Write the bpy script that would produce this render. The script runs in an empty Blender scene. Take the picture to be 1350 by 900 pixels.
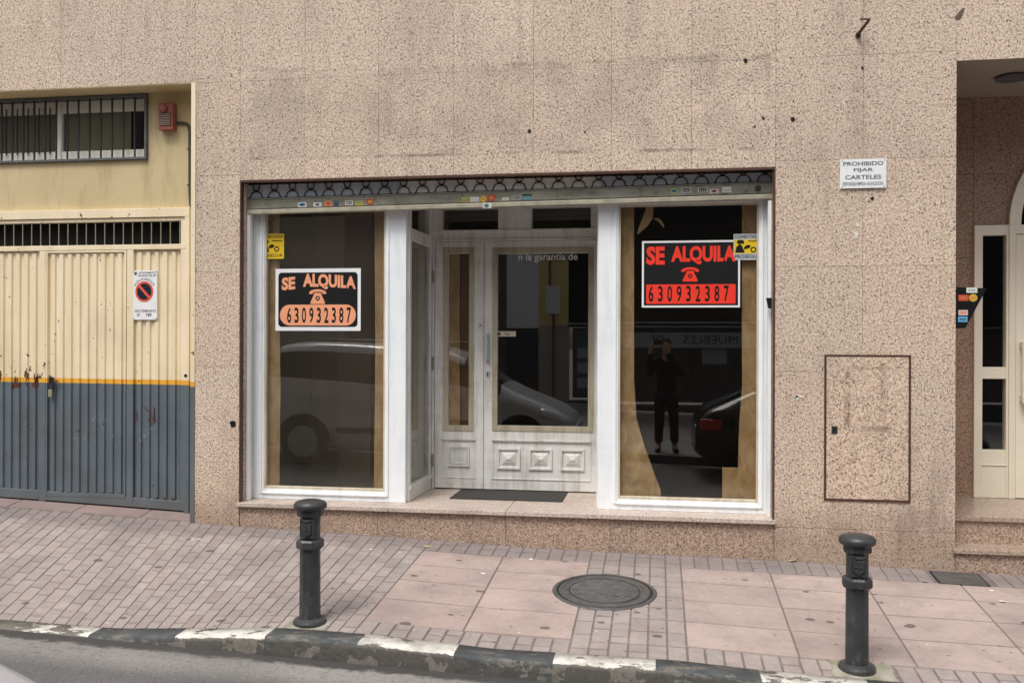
import bpy, math, random
from mathutils import Vector, noise as mnoise
random.seed(7)
R = math.radians
sc = bpy.context.scene
COL = sc.collection

# ------------------------------------------------------------------ helpers
class MB:
    """collects faces; builds ONE mesh object"""
    def __init__(s): s.v = []; s.f = []; s.mi = []; s.col = []
    def face(s, idx, m=0, c=None): s.f.append(idx); s.mi.append(m); s.col.append(c)
    def quad(s, a, b, c, d, m=0, col=None):
        n = len(s.v); s.v += [tuple(a), tuple(b), tuple(c), tuple(d)]; s.face((n, n+1, n+2, n+3), m, col)
    def box(s, x0, x1, y0, y1, z0, z1, m=0, col=None):
        n = len(s.v)
        s.v += [(x0,y0,z0),(x1,y0,z0),(x1,y1,z0),(x0,y1,z0),(x0,y0,z1),(x1,y0,z1),(x1,y1,z1),(x0,y1,z1)]
        for q in ((0,1,5,4),(1,2,6,5),(2,3,7,6),(3,0,4,7),(4,5,6,7),(3,2,1,0)):
            s.face(tuple(n+i for i in q), m, col)
    def hexa(s, P, m=0, col=None):
        n = len(s.v); s.v += [tuple(p) for p in P]
        for q in ((0,1,5,4),(1,2,6,5),(2,3,7,6),(3,0,4,7),(4,5,6,7),(3,2,1,0)):
            s.face(tuple(n+i for i in q), m, col)
    def prism(s, pts, y0, y1, m=0, col=None):
        """outline in (x,z), counter-clockwise seen from -y, from y0 (front) to y1"""
        n = len(s.v); k = len(pts)
        s.v += [(x, y0, z) for x, z in pts] + [(x, y1, z) for x, z in pts]
        s.face(tuple(n+i for i in range(k)), m, col)
        s.face(tuple(n+k+i for i in reversed(range(k))), m, col)
        for i in range(k):
            j = (i+1) % k
            s.face((n+i, n+k+i, n+k+j, n+j), m, col)
    def lathe(s, prof, cx, cy, cz, seg=24, m=0, rot=0.0):
        n = len(s.v); k = len(prof)
        for r, z in prof:
            for i in range(seg):
                a = rot + 2*math.pi*i/seg
                s.v.append((cx+r*math.cos(a), cy+r*math.sin(a), cz+z))
        for j in range(k-1):
            for i in range(seg):
                i2 = (i+1) % seg
                s.face((n+j*seg+i, n+j*seg+i2, n+(j+1)*seg+i2, n+(j+1)*seg+i), m)
        s.face(tuple(n+(k-1)*seg+i for i in range(seg)), m)
        s.face(tuple(n+i for i in reversed(range(seg))), m)
    def tube(s, pts, r, seg=8, m=0, cap=True):
        pts = [Vector(p) for p in pts]; n = len(s.v); k = len(pts)
        up = None
        for i, p in enumerate(pts):
            t = (pts[min(i+1, k-1)] - pts[max(i-1, 0)]).normalized()
            if up is None:
                up = Vector((0,0,1)) if abs(t.z) < .9 else Vector((1,0,0))
            a = (up - t*up.dot(t)).normalized(); b = t.cross(a); up = a
            rr = r[i] if isinstance(r, (list, tuple)) else r
            for j in range(seg):
                an = 2*math.pi*j/seg
                s.v.append(tuple(p + a*math.cos(an)*rr + b*math.sin(an)*rr))
        for i in range(k-1):
            for j in range(seg):
                j2 = (j+1) % seg
                s.face((n+i*seg+j, n+i*seg+j2, n+(i+1)*seg+j2, n+(i+1)*seg+j), m)
        if cap:
            s.face(tuple(n+j for j in reversed(range(seg))), m)
            s.face(tuple(n+(k-1)*seg+j for j in range(seg)), m)
    def frame(s, x0, x1, z0, z1, w, y0, y1, m=0, wb=None, wt=None):
        wb = w if wb is None else wb; wt = w if wt is None else wt
        s.box(x0, x0+w, y0, y1, z0, z1, m); s.box(x1-w, x1, y0, y1, z0, z1, m)
        s.box(x0+w, x1-w, y0+.001, y1, z0, z0+wb, m); s.box(x0+w, x1-w, y0+.001, y1, z1-wt, z1, m)
    def build(s, name, mats, parent=None, loc=None, bevel=0, smooth=False, seg=2, subsurf=0):
        me = bpy.data.meshes.new(name)
        o = bpy.data.objects.new(name, me)
        root = Vector((0,0,0))
        if parent is not None:
            p = parent
            while p.parent: p = p.parent
            root = Vector(p.location)
        elif loc is not None:
            root = Vector(loc); o.location = root
        me.from_pydata([tuple(Vector(v)-root) for v in s.v], [], s.f)
        if not isinstance(mats, (list, tuple)): mats = [mats]
        for m in mats: me.materials.append(m)
        me.polygons.foreach_set('material_index', s.mi)
        if any(c is not None for c in s.col):
            at = me.color_attributes.new('tint', 'FLOAT_COLOR', 'CORNER')
            for p, c in zip(me.polygons, s.col):
                c = c or (1,1,1)
                for li in p.loop_indices: at.data[li].color = (*c, 1)
        if smooth:
            me.polygons.foreach_set('use_smooth', [True]*len(me.polygons))
        me.update()
        COL.objects.link(o)
        if parent is not None: o.parent = parent
        if bevel:
            b = o.modifiers.new('bevel', 'BEVEL'); b.width = bevel; b.segments = seg; b.limit_method = 'ANGLE'; b.angle_limit = R(40)
        if subsurf:
            b = o.modifiers.new('sub', 'SUBSURF'); b.levels = subsurf; b.render_levels = subsurf
        return o

def thing(name, label, cat, loc, group=None):
    o = bpy.data.objects.new(name, None); COL.objects.link(o); o.location = loc
    o.empty_display_size = .1
    o['label'] = label; o['category'] = cat
    if group: o['group'] = group
    return o
def tag(o, label, cat, group=None):
    o['label'] = label; o['category'] = cat
    if group: o['group'] = group
    return o
def kind(o, k): o['kind'] = k; return o
def copy_tree(o, parent=None):
    c = o.copy(); COL.objects.link(c)
    if parent is not None: c.parent = parent
    for ch in list(o.children): copy_tree(ch, c)
    return c

_tc = {}
def text_polys(body, offset=0.0):
    key = (body, offset)
    if key in _tc: return _tc[key]
    cu = bpy.data.curves.new('txt', 'FONT'); cu.body = body; cu.offset = offset; cu.resolution_u = 3; cu.fill_mode = 'FRONT'
    ob = bpy.data.objects.new('txt', cu); COL.objects.link(ob)
    dg = bpy.context.evaluated_depsgraph_get()
    me = bpy.data.meshes.new_from_object(ob.evaluated_get(dg))
    vs = [(v.co.x, v.co.y) for v in me.vertices]; fs = [tuple(p.vertices) for p in me.polygons]
    bpy.data.objects.remove(ob); bpy.data.curves.remove(cu); bpy.data.meshes.remove(me)
    x0 = min(v[0] for v in vs); x1 = max(v[0] for v in vs); y0 = min(v[1] for v in vs); y1 = max(v[1] for v in vs)
    vs = [((x-x0)/(x1-x0), (y-y0)/(y1-y0)) for x, y in vs]
    _tc[key] = (vs, fs); return vs, fs
def put_text(mb, body, x0, x1, z0, z1, y, offset=0.0, warp=None, m=0, flip=False):
    vs, fs = text_polys(body, offset); n = len(mb.v)
    for u, w in vs:
        if warp: u, w = warp(u, w)
        mb.v.append(((x1-u*(x1-x0)) if flip else (x0+u*(x1-x0)), y, z0+w*(z1-z0)))
    for f in fs: mb.face(tuple(n+i for i in f), m)

# ------------------------------------------------------------------ camera geometry (measured)
TH = math.atan(.158); CAMP = (0.0, -7.0, 1.6)

# ------------------------------------------------------------------ materials
def lin(h):
    h = h.lstrip('#'); out = []
    for i in (0, 2, 4):
        c = int(h[i:i+2], 16)/255
        out.append(c/12.92 if c <= .04045 else ((c+.055)/1.055)**2.4)
    return tuple(out)
class NT:
    def __init__(s, name):
        s.m = bpy.data.materials.new(name); s.m.use_nodes = True
        s.t = s.m.node_tree; s.N = s.t.nodes; s.L = s.t.links
        s.bsdf = s.N['Principled BSDF']; s._pos = None
    def new(s, ty, **kw):
        n = s.N.new(ty)
        for k, v in kw.items(): setattr(n, k, v)
        return n
    def set(s, inp, v):
        if v is None: return
        if isinstance(v, bpy.types.NodeSocket): s.L.new(v, inp)
        elif isinstance(v, (tuple, list)) and inp.type == 'RGBA' and len(v) == 3: inp.default_value = (*v, 1)
        else: inp.default_value = v
    def pos(s, sx=1, sy=1, sz=1):
        if s._pos is None: s._pos = s.new('ShaderNodeNewGeometry').outputs['Position']
        if (sx, sy, sz) == (1,1,1): return s._pos
        n = s.new('ShaderNodeVectorMath', operation='MULTIPLY'); s.L.new(s._pos, n.inputs[0]); n.inputs[1].default_value = (sx, sy, sz)
        return n.outputs[0]
    def noise(s, scale, detail=3, rough=.55, vec=None, dist=0):
        n = s.new('ShaderNodeTexNoise'); n.inputs['Scale'].default_value = scale; n.inputs['Detail'].default_value = detail
        n.inputs['Roughness'].default_value = rough; n.inputs['Distortion'].default_value = dist
        s.L.new(vec or s.pos(), n.inputs['Vector']); return n.outputs['Fac']
    def voro(s, scale, out='Distance', vec=None, feature='F1', rand=1):
        n = s.new('ShaderNodeTexVoronoi', feature=feature); n.inputs['Scale'].default_value = scale; n.inputs['Randomness'].default_value = rand
        s.L.new(vec or s.pos(), n.inputs['Vector']); return n.outputs[out]
    def ramp(s, fac, a, b, ca=0.0, cb=1.0):
        n = s.new('ShaderNodeMapRange'); s.set(n.inputs['Value'], fac)
        for i, v in zip(('From Min','From Max','To Min','To Max'), (a, b, ca, cb)): n.inputs[i].default_value = v
        return n.outputs[0]
    def math(s, op, a, b=None, c=None):
        n = s.new('ShaderNodeMath', operation=op)
        for i, v in enumerate((a, b, c)):
            if v is not None: s.set(n.inputs[i], v)
        return n.outputs[0]
    def mix(s, fac, a, b, mode='MIX'):
        n = s.new('ShaderNodeMix', data_type='RGBA', blend_type=mode)
        s.set(n.inputs[0], fac); s.set(n.inputs[6], a); s.set(n.inputs[7], b); return n.outputs[2]
    def xyz(s, vec=None):
        n = s.new('ShaderNodeSeparateXYZ'); s.L.new(vec or s.pos(), n.inputs[0]); return n.outputs
    def attr(s, name='tint'):
        return s.new('ShaderNodeAttribute', attribute_name=name).outputs['Color']
    def out(s, col=None, rough=.6, metal=0, bump=None, bstr=.3, bdist=.01, spec=.5, emis=None):
        s.set(s.bsdf.inputs['Base Color'], col); s.set(s.bsdf.inputs['Roughness'], rough); s.set(s.bsdf.inputs['Metallic'], metal)
        s.bsdf.inputs['Specular IOR Level'].default_value = spec
        if bump is not None:
            b = s.new('ShaderNodeBump'); b.inputs['Strength'].default_value = bstr; b.inputs['Distance'].default_value = bdist
            s.set(b.inputs['Height'], bump); s.L.new(b.outputs[0], s.bsdf.inputs['Normal'])
        return s.m
M = {}
def plain(name, hexc, rough=.6, metal=0, var=.12, scale=6, spec=.4, bump=0, f=1.0):
    n = NT(name); c = tuple(x*f for x in lin(hexc))
    k = n.ramp(n.noise(scale, 4), .3, .7, 1-var, 1+var*.6)
    cc = n.mix(1.0, c, k, 'MULTIPLY')
    M[name] = n.out(cc, rough, metal, spec=spec, bump=(n.noise(scale*12, 2) if bump else None), bstr=bump or .1, bdist=.004)
    return M[name]

def granite(name, light, mid, dark, dirt=1.0, rough=.55, polish=False, base_dirt=False, residue=False):
    n = NT(name)
    sp = n.noise(90, 1.8, .6, dist=.9)
    sp2 = n.noise(150, 1, .5)
    g1 = n.ramp(n.noise(64, 2.5, .6), .38, .62)
    c = n.mix(g1, lin(light), lin(mid))
    c = n.mix(n.math('MULTIPLY', n.ramp(sp, .55, .62), .92), c, lin(dark))
    c = n.mix(n.math('MULTIPLY', n.ramp(sp2, .62, .68), .55), c, lin('#f2e6da'))
    c = n.mix(n.math('MULTIPLY', n.ramp(n.noise(92, 1, .5), .63, .68), .6), c, lin('#5e4336'))
    c = n.mix(1.0, c, n.attr(), 'MULTIPLY')
    # grime in large soft-edged patches and vertical streaks
    big = n.noise(.9, 4, .6)
    strk = n.noise(3.0, 4, .6, vec=n.pos(2.2, 2.2, .35))
    gr = n.math('MULTIPLY', n.ramp(big, .45, .72), n.ramp(strk, .35, .65))
    c = n.mix(n.math('MULTIPLY', gr, .46*dirt), c, lin('#7c6a60'))
    x, y, z = n.xyz()
    if base_dirt:
        e = n.math('ADD', z, n.math('MULTIPLY', n.noise(5, 4, .65), -.45))
        c = n.mix(n.math('MULTIPLY', n.ramp(e, .22, -.05), .42), c, lin('#6d5140'))
    if residue:
        # ghost of the removed sign: dirty glue lines left along its former edges
        nb = n.noise(2.6, 5, .72, vec=n.pos(1, 1, 3))
        def line(v, v0, half):
            return n.ramp(n.math('ABSOLUTE', n.math('SUBTRACT', v, v0)), half, half*.35)
        inx = n.math('MULTIPLY', n.ramp(x, -3.22, -3.20), n.ramp(x, .82, .80))
        l1 = n.math('MULTIPLY', line(n.math('ADD', z, n.math('MULTIPLY', x, .012)), 3.715, .028), n.ramp(nb, .47, .66))
        l2 = n.math('MULTIPLY', line(n.math('ADD', z, n.math('MULTIPLY', x, .008)), 3.03, .016), n.ramp(nb, .44, .58))
        lv = n.math('MULTIPLY', n.math('ADD', line(x, .79, .022), line(x, -3.23, .02)), n.math('MULTIPLY', n.ramp(z, 3.0, 3.05), n.ramp(z, 3.75, 3.7)))
        res = n.math('MAXIMUM', n.math('MULTIPLY', n.math('MAXIMUM', l1, l2), inx), n.math('MULTIPLY', lv, n.ramp(nb, .45, .75)))
        c = n.mix(n.math('MULTIPLY', res, .62), c, lin('#5a4a42'))
        inz = n.math('MULTIPLY', n.ramp(z, 3.03, 3.06), n.ramp(z, 3.74, 3.70))
        blot = n.math('MULTIPLY', n.math('MULTIPLY', inx, inz), n.ramp(n.noise(2.2, 4, .6), .40, .62))
        c = n.mix(n.math('MULTIPLY', blot, .26), c, lin('#6f6660'))
        # glue shadow of a former box on the meter cupboard
        hz = n.math('MULTIPLY', n.ramp(z, .95, 1.0), n.ramp(z, 1.46, 1.40))
        hs_ = n.math('MULTIPLY', n.math('MAXIMUM', line(x, 1.352, .03), n.math('MULTIPLY', line(x, 1.60, .035), .5)), hz)
        hs_ = n.math('MAXIMUM', hs_, n.math('MULTIPLY', n.math('MULTIPLY', n.math('MAXIMUM', line(z, 1.42, .012), line(z, .98, .03)), n.ramp(x, 1.33, 1.36)), n.ramp(x, 1.68, 1.62)))
        c = n.mix(n.math('MULTIPLY', n.math('MULTIPLY', hs_, n.ramp(n.noise(9, 4, .7), .35, .62)), .6), c, lin('#70503f'))
        # rain streaks under the horizontal joints
        dr = n.noise(9, 4, .65, vec=n.pos(1.3, 1.3, .10))
        c = n.mix(n.math('MULTIPLY', n.math('MULTIPLY', n.ramp(dr, .56, .72), n.ramp(n.noise(1.1, 3), .45, .65)), .35), c, lin('#7c6656'))
        # hanging stain column below the wall anchor
        st = n.math('MULTIPLY', line(x, 1.42, .10), n.math('MULTIPLY', n.ramp(z, 2.75, 3.1), n.ramp(z, 3.75, 3.4)))
        c = n.mix(n.math('MULTIPLY', n.math('MULTIPLY', st, n.ramp(nb, .3, .6)), .3), c, lin('#6b5648'))
    rr = .18 if polish else rough
    M[name] = n.out(c, n.ramp(n.noise(30, 2), .3, .7, rr, rr+.15), bump=sp, bstr=.12 if not polish else .02, bdist=.003, spec=.4)
granite('granite', '#e9d7c4', '#ccb39d', '#514137', residue=True, base_dirt=True)
granite('granite_plinth', '#c7ae9b', '#9c816d', '#45342a', dirt=1.3)
granite('granite_sill', '#d6c9be', '#c2b0a4', '#8a7a6e', dirt=1.6, rough=.45)
granite('granite_step', '#bba898', '#a08a7a', '#66524a', polish=True)
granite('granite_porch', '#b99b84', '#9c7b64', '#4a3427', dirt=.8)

# painted plaster behind the garage door
n = NT('cream_plaster')
c = n.mix(n.ramp(n.noise(1.3, 5, .6), .35, .7), lin('#d6c49a'), lin('#c4b086'))
c = n.mix(n.math('MULTIPLY', n.ramp(n.noise(2.5, 5, .65, vec=n.pos(3, 3, .6)), .5, .75), .5), c, lin('#94825f'))
M['cream_plaster'] = n.out(c, .8, bump=n.noise(60, 4), bstr=.25, bdist=.004)

def garage_paint(name):
    n = NT(name); x, y, z = n.xyz()
    w = n.math('MULTIPLY', n.math('SUBTRACT', n.noise(18, 3), .5), .006)
    zz = n.math('ADD', n.math('ADD', z, n.math('MULTIPLY', x, .006)), w)
    cream = n.mix(n.ramp(n.noise(2, 4, .6, vec=n.pos(4, 4, .5)), .35, .7), lin('#f7e8cb'), lin('#ecdab6'))
    grey = n.mix(n.ramp(n.noise(3, 5, .6), .35, .7), lin('#68737b'), lin('#5b656d'))
    grey = n.mix(n.math('MULTIPLY', n.ramp(n.noise(26, 3, .7, vec=n.pos(1, 1, 2)), .66, .72), .5), grey, lin('#9aa0a2'))
    c = n.mix(n.math('GREATER_THAN', zz, 1.203), grey, lin('#eeb23e'))
    c = n.mix(n.math('GREATER_THAN', zz, 1.243), c, cream)
    # rust where the paint has flaked near the band, worst at the far left
    sc1 = n.math('MULTIPLY', n.math('MULTIPLY', n.ramp(z, .70, .76), n.ramp(z, .98, .92)), n.math('MULTIPLY', n.ramp(x, -5.1, -5.0), n.ramp(x, -3.95, -4.2)))
    ch = n.noise(24, 3, .6, vec=n.pos(1, 1, 1.6))
    c = n.mix(n.math('GREATER_THAN', n.math('ADD', ch, n.math('MULTIPLY', sc1, .07)), .745), c, lin('#a3a9ab'))
    c = n.mix(n.math('GREATER_THAN', n.math('ADD', n.noise(21, 3, .6, vec=n.pos(1.3, 1, 1.2)), n.math('MULTIPLY', sc1, .06)), .725), c, lin('#3a3430'))
    c = n.mix(n.math('MULTIPLY', n.ramp(n.math('ADD', z, n.math('MULTIPLY', n.noise(4, 4, .6), -.3)), .22, .05), .45), c, lin('#6d665e'))
    near = n.math('MULTIPLY', n.ramp(x, -5.02, -5.3), n.math('MULTIPLY', n.ramp(z, 1.15, 1.2), n.ramp(z, 1.42, 1.3)))
    chips = n.math('GREATER_THAN', n.math('ADD', n.math('MULTIPLY', near, .17), n.noise(13, 4, .6, vec=n.pos(1.5, 1.5, .8))), .70)
    c = n.mix(chips, c, lin('#5d3320'))
    sp = n.math('GREATER_THAN', n.noise(20, 2, .5, vec=n.pos(1, 1, 1)), .765)
    c = n.mix(n.math('MULTIPLY', sp, .8), c, lin('#4a3a30'))
    c = n.mix(n.math('MULTIPLY', n.ramp(n.noise(1.5, 5, .65), .52, .75), .18), c, lin('#6b5b46'))
    M[name] = n.out(c, .45, bump=n.noise(9, 3), bstr=.08, bdist=.01)
garage_paint('garage_paint')

def streaky(name, a, b, lo, hi, rough=.5, sc_=9.0):
    n = NT(name)
    s1 = n.noise(sc_, 5, .65, vec=n.pos(1.6, 1.6, .22)); s2 = n.noise(sc_*.8, 5, .65, vec=n.pos(.25, 1, 1.8))
    f = n.ramp(n.math('ADD', n.math('MULTIPLY', s1, .75), n.math('MULTIPLY', s2, .25)), lo, hi)
    c = n.mix(f, lin(a), lin(b))
    c = n.mix(n.math('MULTIPLY', n.ramp(n.noise(1.6, 4), .5, .75), .4), c, lin(b))
    M[name] = n.out(c, rough, bump=s1, bstr=.15, bdist=.003)
streaky('white_paint', '#f5f9fc', '#e2e9f0', .48, .70)
streaky('bare_edge', '#d9d0bd', '#bfb094', .45, .65)
streaky('door_paint', '#e8e8e5', '#c2beb7', .46, .68)
streaky('door_edge', '#bfb6a2', '#9c917a', .45, .65)
plain('cream_alu', '#efe6d2', .4, var=.05, scale=3)
plain('white_alu', '#e9e4d8', .4, var=.08)
plain('dark_steel', '#3d3e40', .5, .3, var=.2, scale=20)
plain('mid_steel', '#6a6c6e', .5, .3, var=.2, scale=14)
plain('bar_steel', '#97917f', .5, .1, var=.15, scale=14)
n = NT('shutter_metal')
c = n.mix(n.ramp(n.noise(6, 5, .65, vec=n.pos(.6, 1, 2.5)), .35, .7), lin('#a09e90'), lin('#7c7a6c'))
c = n.mix(n.math('MULTIPLY', n.ramp(n.noise(14, 4, .7, vec=n.pos(1, 1, .6)), .56, .70), .75), c, lin('#4b463b'))
M['shutter_metal'] = n.out(c, .42, .35, bump=n.noise(20, 3), bstr=.1)
M['shutter_lip'] = plain('shutter_lip', '#b5b09c', .5, .15, var=.3, scale=11)
plain('lattice_steel', '#1c1b1a', .55, .4, var=.2)
plain('shutter_back', '#ece8e2', .6, var=.2, scale=3)
plain('shutter_box', '#c3c8d2', .6, var=.25, scale=5)
n = NT('kraft_paper')
cr = n.voro(5, 'Distance', vec=n.pos(1.5, 1, .8)); nn = n.noise(7, 5, .6, vec=n.pos(1.4, 1, .7), dist=1.2)
c = n.mix(n.ramp(nn, .35, .7), lin('#c3a277'), lin('#a07d50'))
M['kraft_paper'] = n.out(c, .75, bump=n.math('ADD', nn, n.math('MULTIPLY', cr, .5)), bstr=.8, bdist=.02)
plain('reflection_beige', '#a59c86', .75, var=.15, scale=4)  # beige stands in for a reflection in the doorway's side glass
n = NT('glass')
g = n.new('ShaderNodeNewGeometry'); dt = n.new('ShaderNodeVectorMath', operation='DOT_PRODUCT')
n.L.new(g.outputs['Normal'], dt.inputs[0]); n.L.new(g.outputs['Incoming'], dt.inputs[1])
one = n.math('SUBTRACT', 1.0, n.math('ABSOLUTE', dt.outputs['Value']))
fr = n.math('ADD', .10, n.math('MULTIPLY', .90, n.math('POWER', one, 5.0)))
tr = n.new('ShaderNodeBsdfTransparent'); tr.inputs[0].default_value = (.94, .95, .94, 1)
gl = n.new('ShaderNodeBsdfGlossy'); gl.inputs['Roughness'].default_value = 0
ms = n.new('ShaderNodeMixShader'); n.L.new(fr, ms.inputs[0]); n.L.new(tr.outputs[0], ms.inputs[1]); n.L.new(gl.outputs[0], ms.inputs[2])
n.L.new(ms.outputs[0], n.N['Material Output'].inputs[0]); M['glass'] = n.m
def dusty(name, amt):
    m = M['glass'].copy(); m.name = name; t = m.node_tree; out = t.nodes['Material Output']
    src = out.inputs[0].links[0].from_socket
    df_ = t.nodes.new('ShaderNodeBsdfDiffuse'); df_.inputs[0].default_value = (.62, .52, .42, 1)
    gp_ = t.nodes.new('ShaderNodeNewGeometry'); nz_ = t.nodes.new('ShaderNodeTexNoise'); nz_.inputs['Scale'].default_value = 2.2; nz_.inputs['Detail'].default_value = 5
    t.links.new(gp_.outputs['Position'], nz_.inputs['Vector'])
    mr = t.nodes.new('ShaderNodeMapRange'); t.links.new(nz_.outputs['Fac'], mr.inputs[0]); mr.inputs[1].default_value = .3; mr.inputs[2].default_value = .7; mr.inputs[3].default_value = amt*.7; mr.inputs[4].default_value = amt*1.3
    mx = t.nodes.new('ShaderNodeMixShader'); t.links.new(mr.outputs[0], mx.inputs[0]); t.links.new(src, mx.inputs[1]); t.links.new(df_.outputs[0], mx.inputs[2]); t.links.new(mx.outputs[0], out.inputs[0])
    M[name] = m
dusty('dusty_glass', .022); dusty('film_glass', .003)
plain('dark_glass', '#0c0d0e', .05, var=.1, spec=.5)
plain('lit_bay_wall', '#a08c7c', .9, var=.15, scale=1.2)  # paler colour stands in for light inside the left bay
plain('lit_bay_floor', '#6b5b4d', .8, var=.2, scale=2)
plain('room_wall', '#3a3632', .9, var=.2, scale=1.2)  # darker counterpart: gloom of the deep right room put into the colour
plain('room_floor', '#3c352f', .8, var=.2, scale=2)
plain('olive_blind', '#8a8468', .8, var=.12, scale=2)
plain('black_void', '#0b0b0b', .9)  # near-black colour stands in for unlit space
plain('porch_ceiling', '#a39b92', .85, var=.08, scale=2)
plain('brown_trim', '#5b4035', .5, .1, var=.25, scale=18)
for k, h in dict(sign_white='#f1f3f4', ink_black='#191a1c', peach='#f4a882', sign_red='#f4402f', sign_yellow='#ecca2c', ring_red='#e8604c', ink_navy='#1f2635',
                 ink_grey='#4c525c', tray_black='#141416', st_blue='#2f5f93', st_white='#d9d9d2', st_orange='#d18a62', st_slate='#5d6c78', st_green='#a6ad6a', st_red='#c4573a',
                 st_yellow='#d6b040', st_teal='#6fa4b4', st_pink='#d9b9ac', st_dark='#3a3b36', st_pale='#b9b8ae', light_blue='#62a6cf', silver_foil='#b9c0c2', label_cream='#cfc8b4').items():
    plain(k, h, .4, var=.05, scale=12)
plain('alarm_red', '#96564c', .45, var=.12, scale=14)
plain('alarm_dark', '#6b3029', .5, var=.12, scale=14)
plain('conduit', '#4a4640', .6, var=.2)
n = NT('cast_iron')
c = n.mix(n.ramp(n.noise(9, 5, .6), .35, .7), lin('#4b4d4f'), lin('#3a3c3d'))
c = n.mix(n.math('MULTIPLY', n.ramp(n.noise(14, 5, .7, vec=n.pos(1, 1, .5)), .56, .68), .6), c, lin('#74716a'))
c = n.mix(n.math('MULTIPLY', n.math('GREATER_THAN', n.noise(30, 4, .65), .67), .7), c, lin('#5a4538'))
M['cast_iron'] = n.out(c, n.ramp(n.noise(12, 3), .3, .7, .30, .55), .25, bump=n.noise(70, 3), bstr=.25, bdist=.004)
n = NT('cover_iron')
c = n.mix(n.ramp(n.noise(18, 5, .6), .35, .7), lin('#6d6c6b'), lin('#4f4e4d'))
M['cover_iron'] = n.out(c, .5, .3, bump=n.noise(60, 3), bstr=.3, bdist=.004)
M['cover_groove'] = plain('cover_groove', '#2d2b2a', .8)
n = NT('doormat')
M['doormat'] = n.out(n.mix(n.ramp(n.noise(220, 2), .3, .7), lin('#2c2b2a'), lin('#4a4846')), .95, bump=n.noise(200, 2), bstr=.6)

# ground surfaces
def ground_mat(name, tinted=True, base='#a99f9b', gum=True, mortar=False, damp=True):
    n = NT(name)
    b = n.mix(n.ramp(n.noise(30, 4, .7), .3, .7), lin(base), tuple(v*.86 for v in lin(base)))
    c = n.mix(1.0, b, n.attr(), 'MULTIPLY') if tinted else b
    c = n.mix(n.math('MULTIPLY', n.ramp(n.noise(4.5, 5, .7), .50, .72), .30), c, lin('#6f6661'))
    c = n.mix(n.math('MULTIPLY', n.ramp(n.noise(3.1, 5, .7, vec=n.pos(1, 1.6, 1)), .52, .7), .22), c, lin('#d0c2b8'))
    c = n.mix(n.math('MULTIPLY', n.ramp(n.noise(1.7, 5, .65), .46, .72), .40), c, tuple(v*.62 for v in lin('#8d8583')))
    c = n.mix(n.math('MULTIPLY', n.ramp(n.noise(160, 2, .6), .56, .7), .25), c, lin('#6e6560'))
    x, y, z = n.xyz()
    if damp:   # grimy tide line left by wall run-off
        e = n.math('ADD', y, n.math('MULTIPLY', n.math('SUBTRACT', n.noise(6, 4, .6), .5), .30))
        c = n.mix(n.math('MULTIPLY', n.ramp(e, -.36, -.20), .46), c, lin('#6c6263'))
    if gum:
        v = n.voro(4.2, 'Distance', vec=n.pos(.75, 1, 0)); r = n.noise(9, 2)
        spot = n.math('LESS_THAN', n.math('ADD', v, n.math('MULTIPLY', r, .14)), .168)
        c = n.mix(n.math('MULTIPLY', spot, .72), c, lin('#4b4341'))
        v2 = n.voro(9, 'Distance', vec=n.pos(.7, 1.1, 0))
        c = n.mix(n.math('MULTIPLY', n.math('LESS_THAN', n.math('ADD', v2, n.math('MULTIPLY', n.noise(23, 2), .1)), .132), .6), c, lin('#4b4341'))
        v3 = n.voro(5.3, 'Distance', vec=n.pos(1.1, .8, 0))
        c = n.mix(n.math('MULTIPLY', n.math('LESS_THAN', v3, .035), .8), c, lin('#d8d2cc'))
    M[name] = n.out(c, .8, bump=n.math('ADD', n.noise(90, 4, .7), n.noise(14, 3)), bstr=.22, bdist=.004, spec=.3)
ground_mat('paving')
ground_mat('mortar', tinted=False, base='#7f7571', gum=False)
n = NT('asphalt'); x, y, z = n.xyz()
c = n.mix(n.ramp(n.noise(140, 3, .7), .35, .7), lin('#4c4b4b'), lin('#868585'))
c = n.mix(n.math('MULTIPLY', n.ramp(n.noise(230, 2, .6), .62, .72), .7), c, lin('#b7b3ae'))
e = n.math('ADD', y, n.math('MULTIPLY', n.math('SUBTRACT', n.noise(8, 4, .7), .5), .16))
dust = n.math('MULTIPLY', n.math('MULTIPLY', n.ramp(e, -2.52, -2.30), n.ramp(e, -2.13, -2.18)), n.ramp(n.noise(40, 3), .2, .5))
c = n.mix(n.math('MULTIPLY', dust, .55), c, lin('#b2aea8'))
c = n.mix(n.math('MULTIPLY', n.ramp(e, -2.17, -2.13), .75), c, lin('#3c3a38'))
c = n.mix(n.math('MULTIPLY', n.ramp(n.noise(1.2, 4), .4, .7), .3), c, lin('#4f4e4e'))
M['asphalt'] = n.out(c, .85, bump=n.noise(120, 3, .7), bstr=.6, bdist=.008, spec=.25)
# painted kerb: black / white stones, flaking most on the upright face, its shade painted in
n = NT('kerb_paint'); x, y, z = n.xyz()
g = n.new('ShaderNodeNewGeometry'); nz = n.xyz(g.outputs['Normal'])[2]
par = n.math('GREATER_THAN', n.math('FRACT', n.math('DIVIDE', n.math('ADD', x, 12.02), 1.092)), .5)
stone = n.mix(n.ramp(n.noise(40, 4, .7), .3, .7), lin('#827e77'), lin('#5f5b55'))
white = n.mix(n.ramp(n.noise(8, 4, .6), .4, .7), lin('#e3e0d8'), lin('#aeaaa2'))
black = n.mix(n.ramp(n.noise(8, 4, .6), .4, .7), lin('#484b4d'), lin('#5f6263'))
pc = n.mix(par, black, white)
wear = n.math('ADD', n.noise(7, 5, .72, vec=n.pos(.8, 1.6, 2.0)), n.ramp(nz, .9, .1, 0, .10))
left = n.math('MULTIPLY', n.ramp(x, -3.15, -3.4), .12)
wear = n.math('ADD', n.math('ADD', wear, left), n.math('MULTIPLY', par, n.ramp(nz, .75, .25, 0, .16)))
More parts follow.
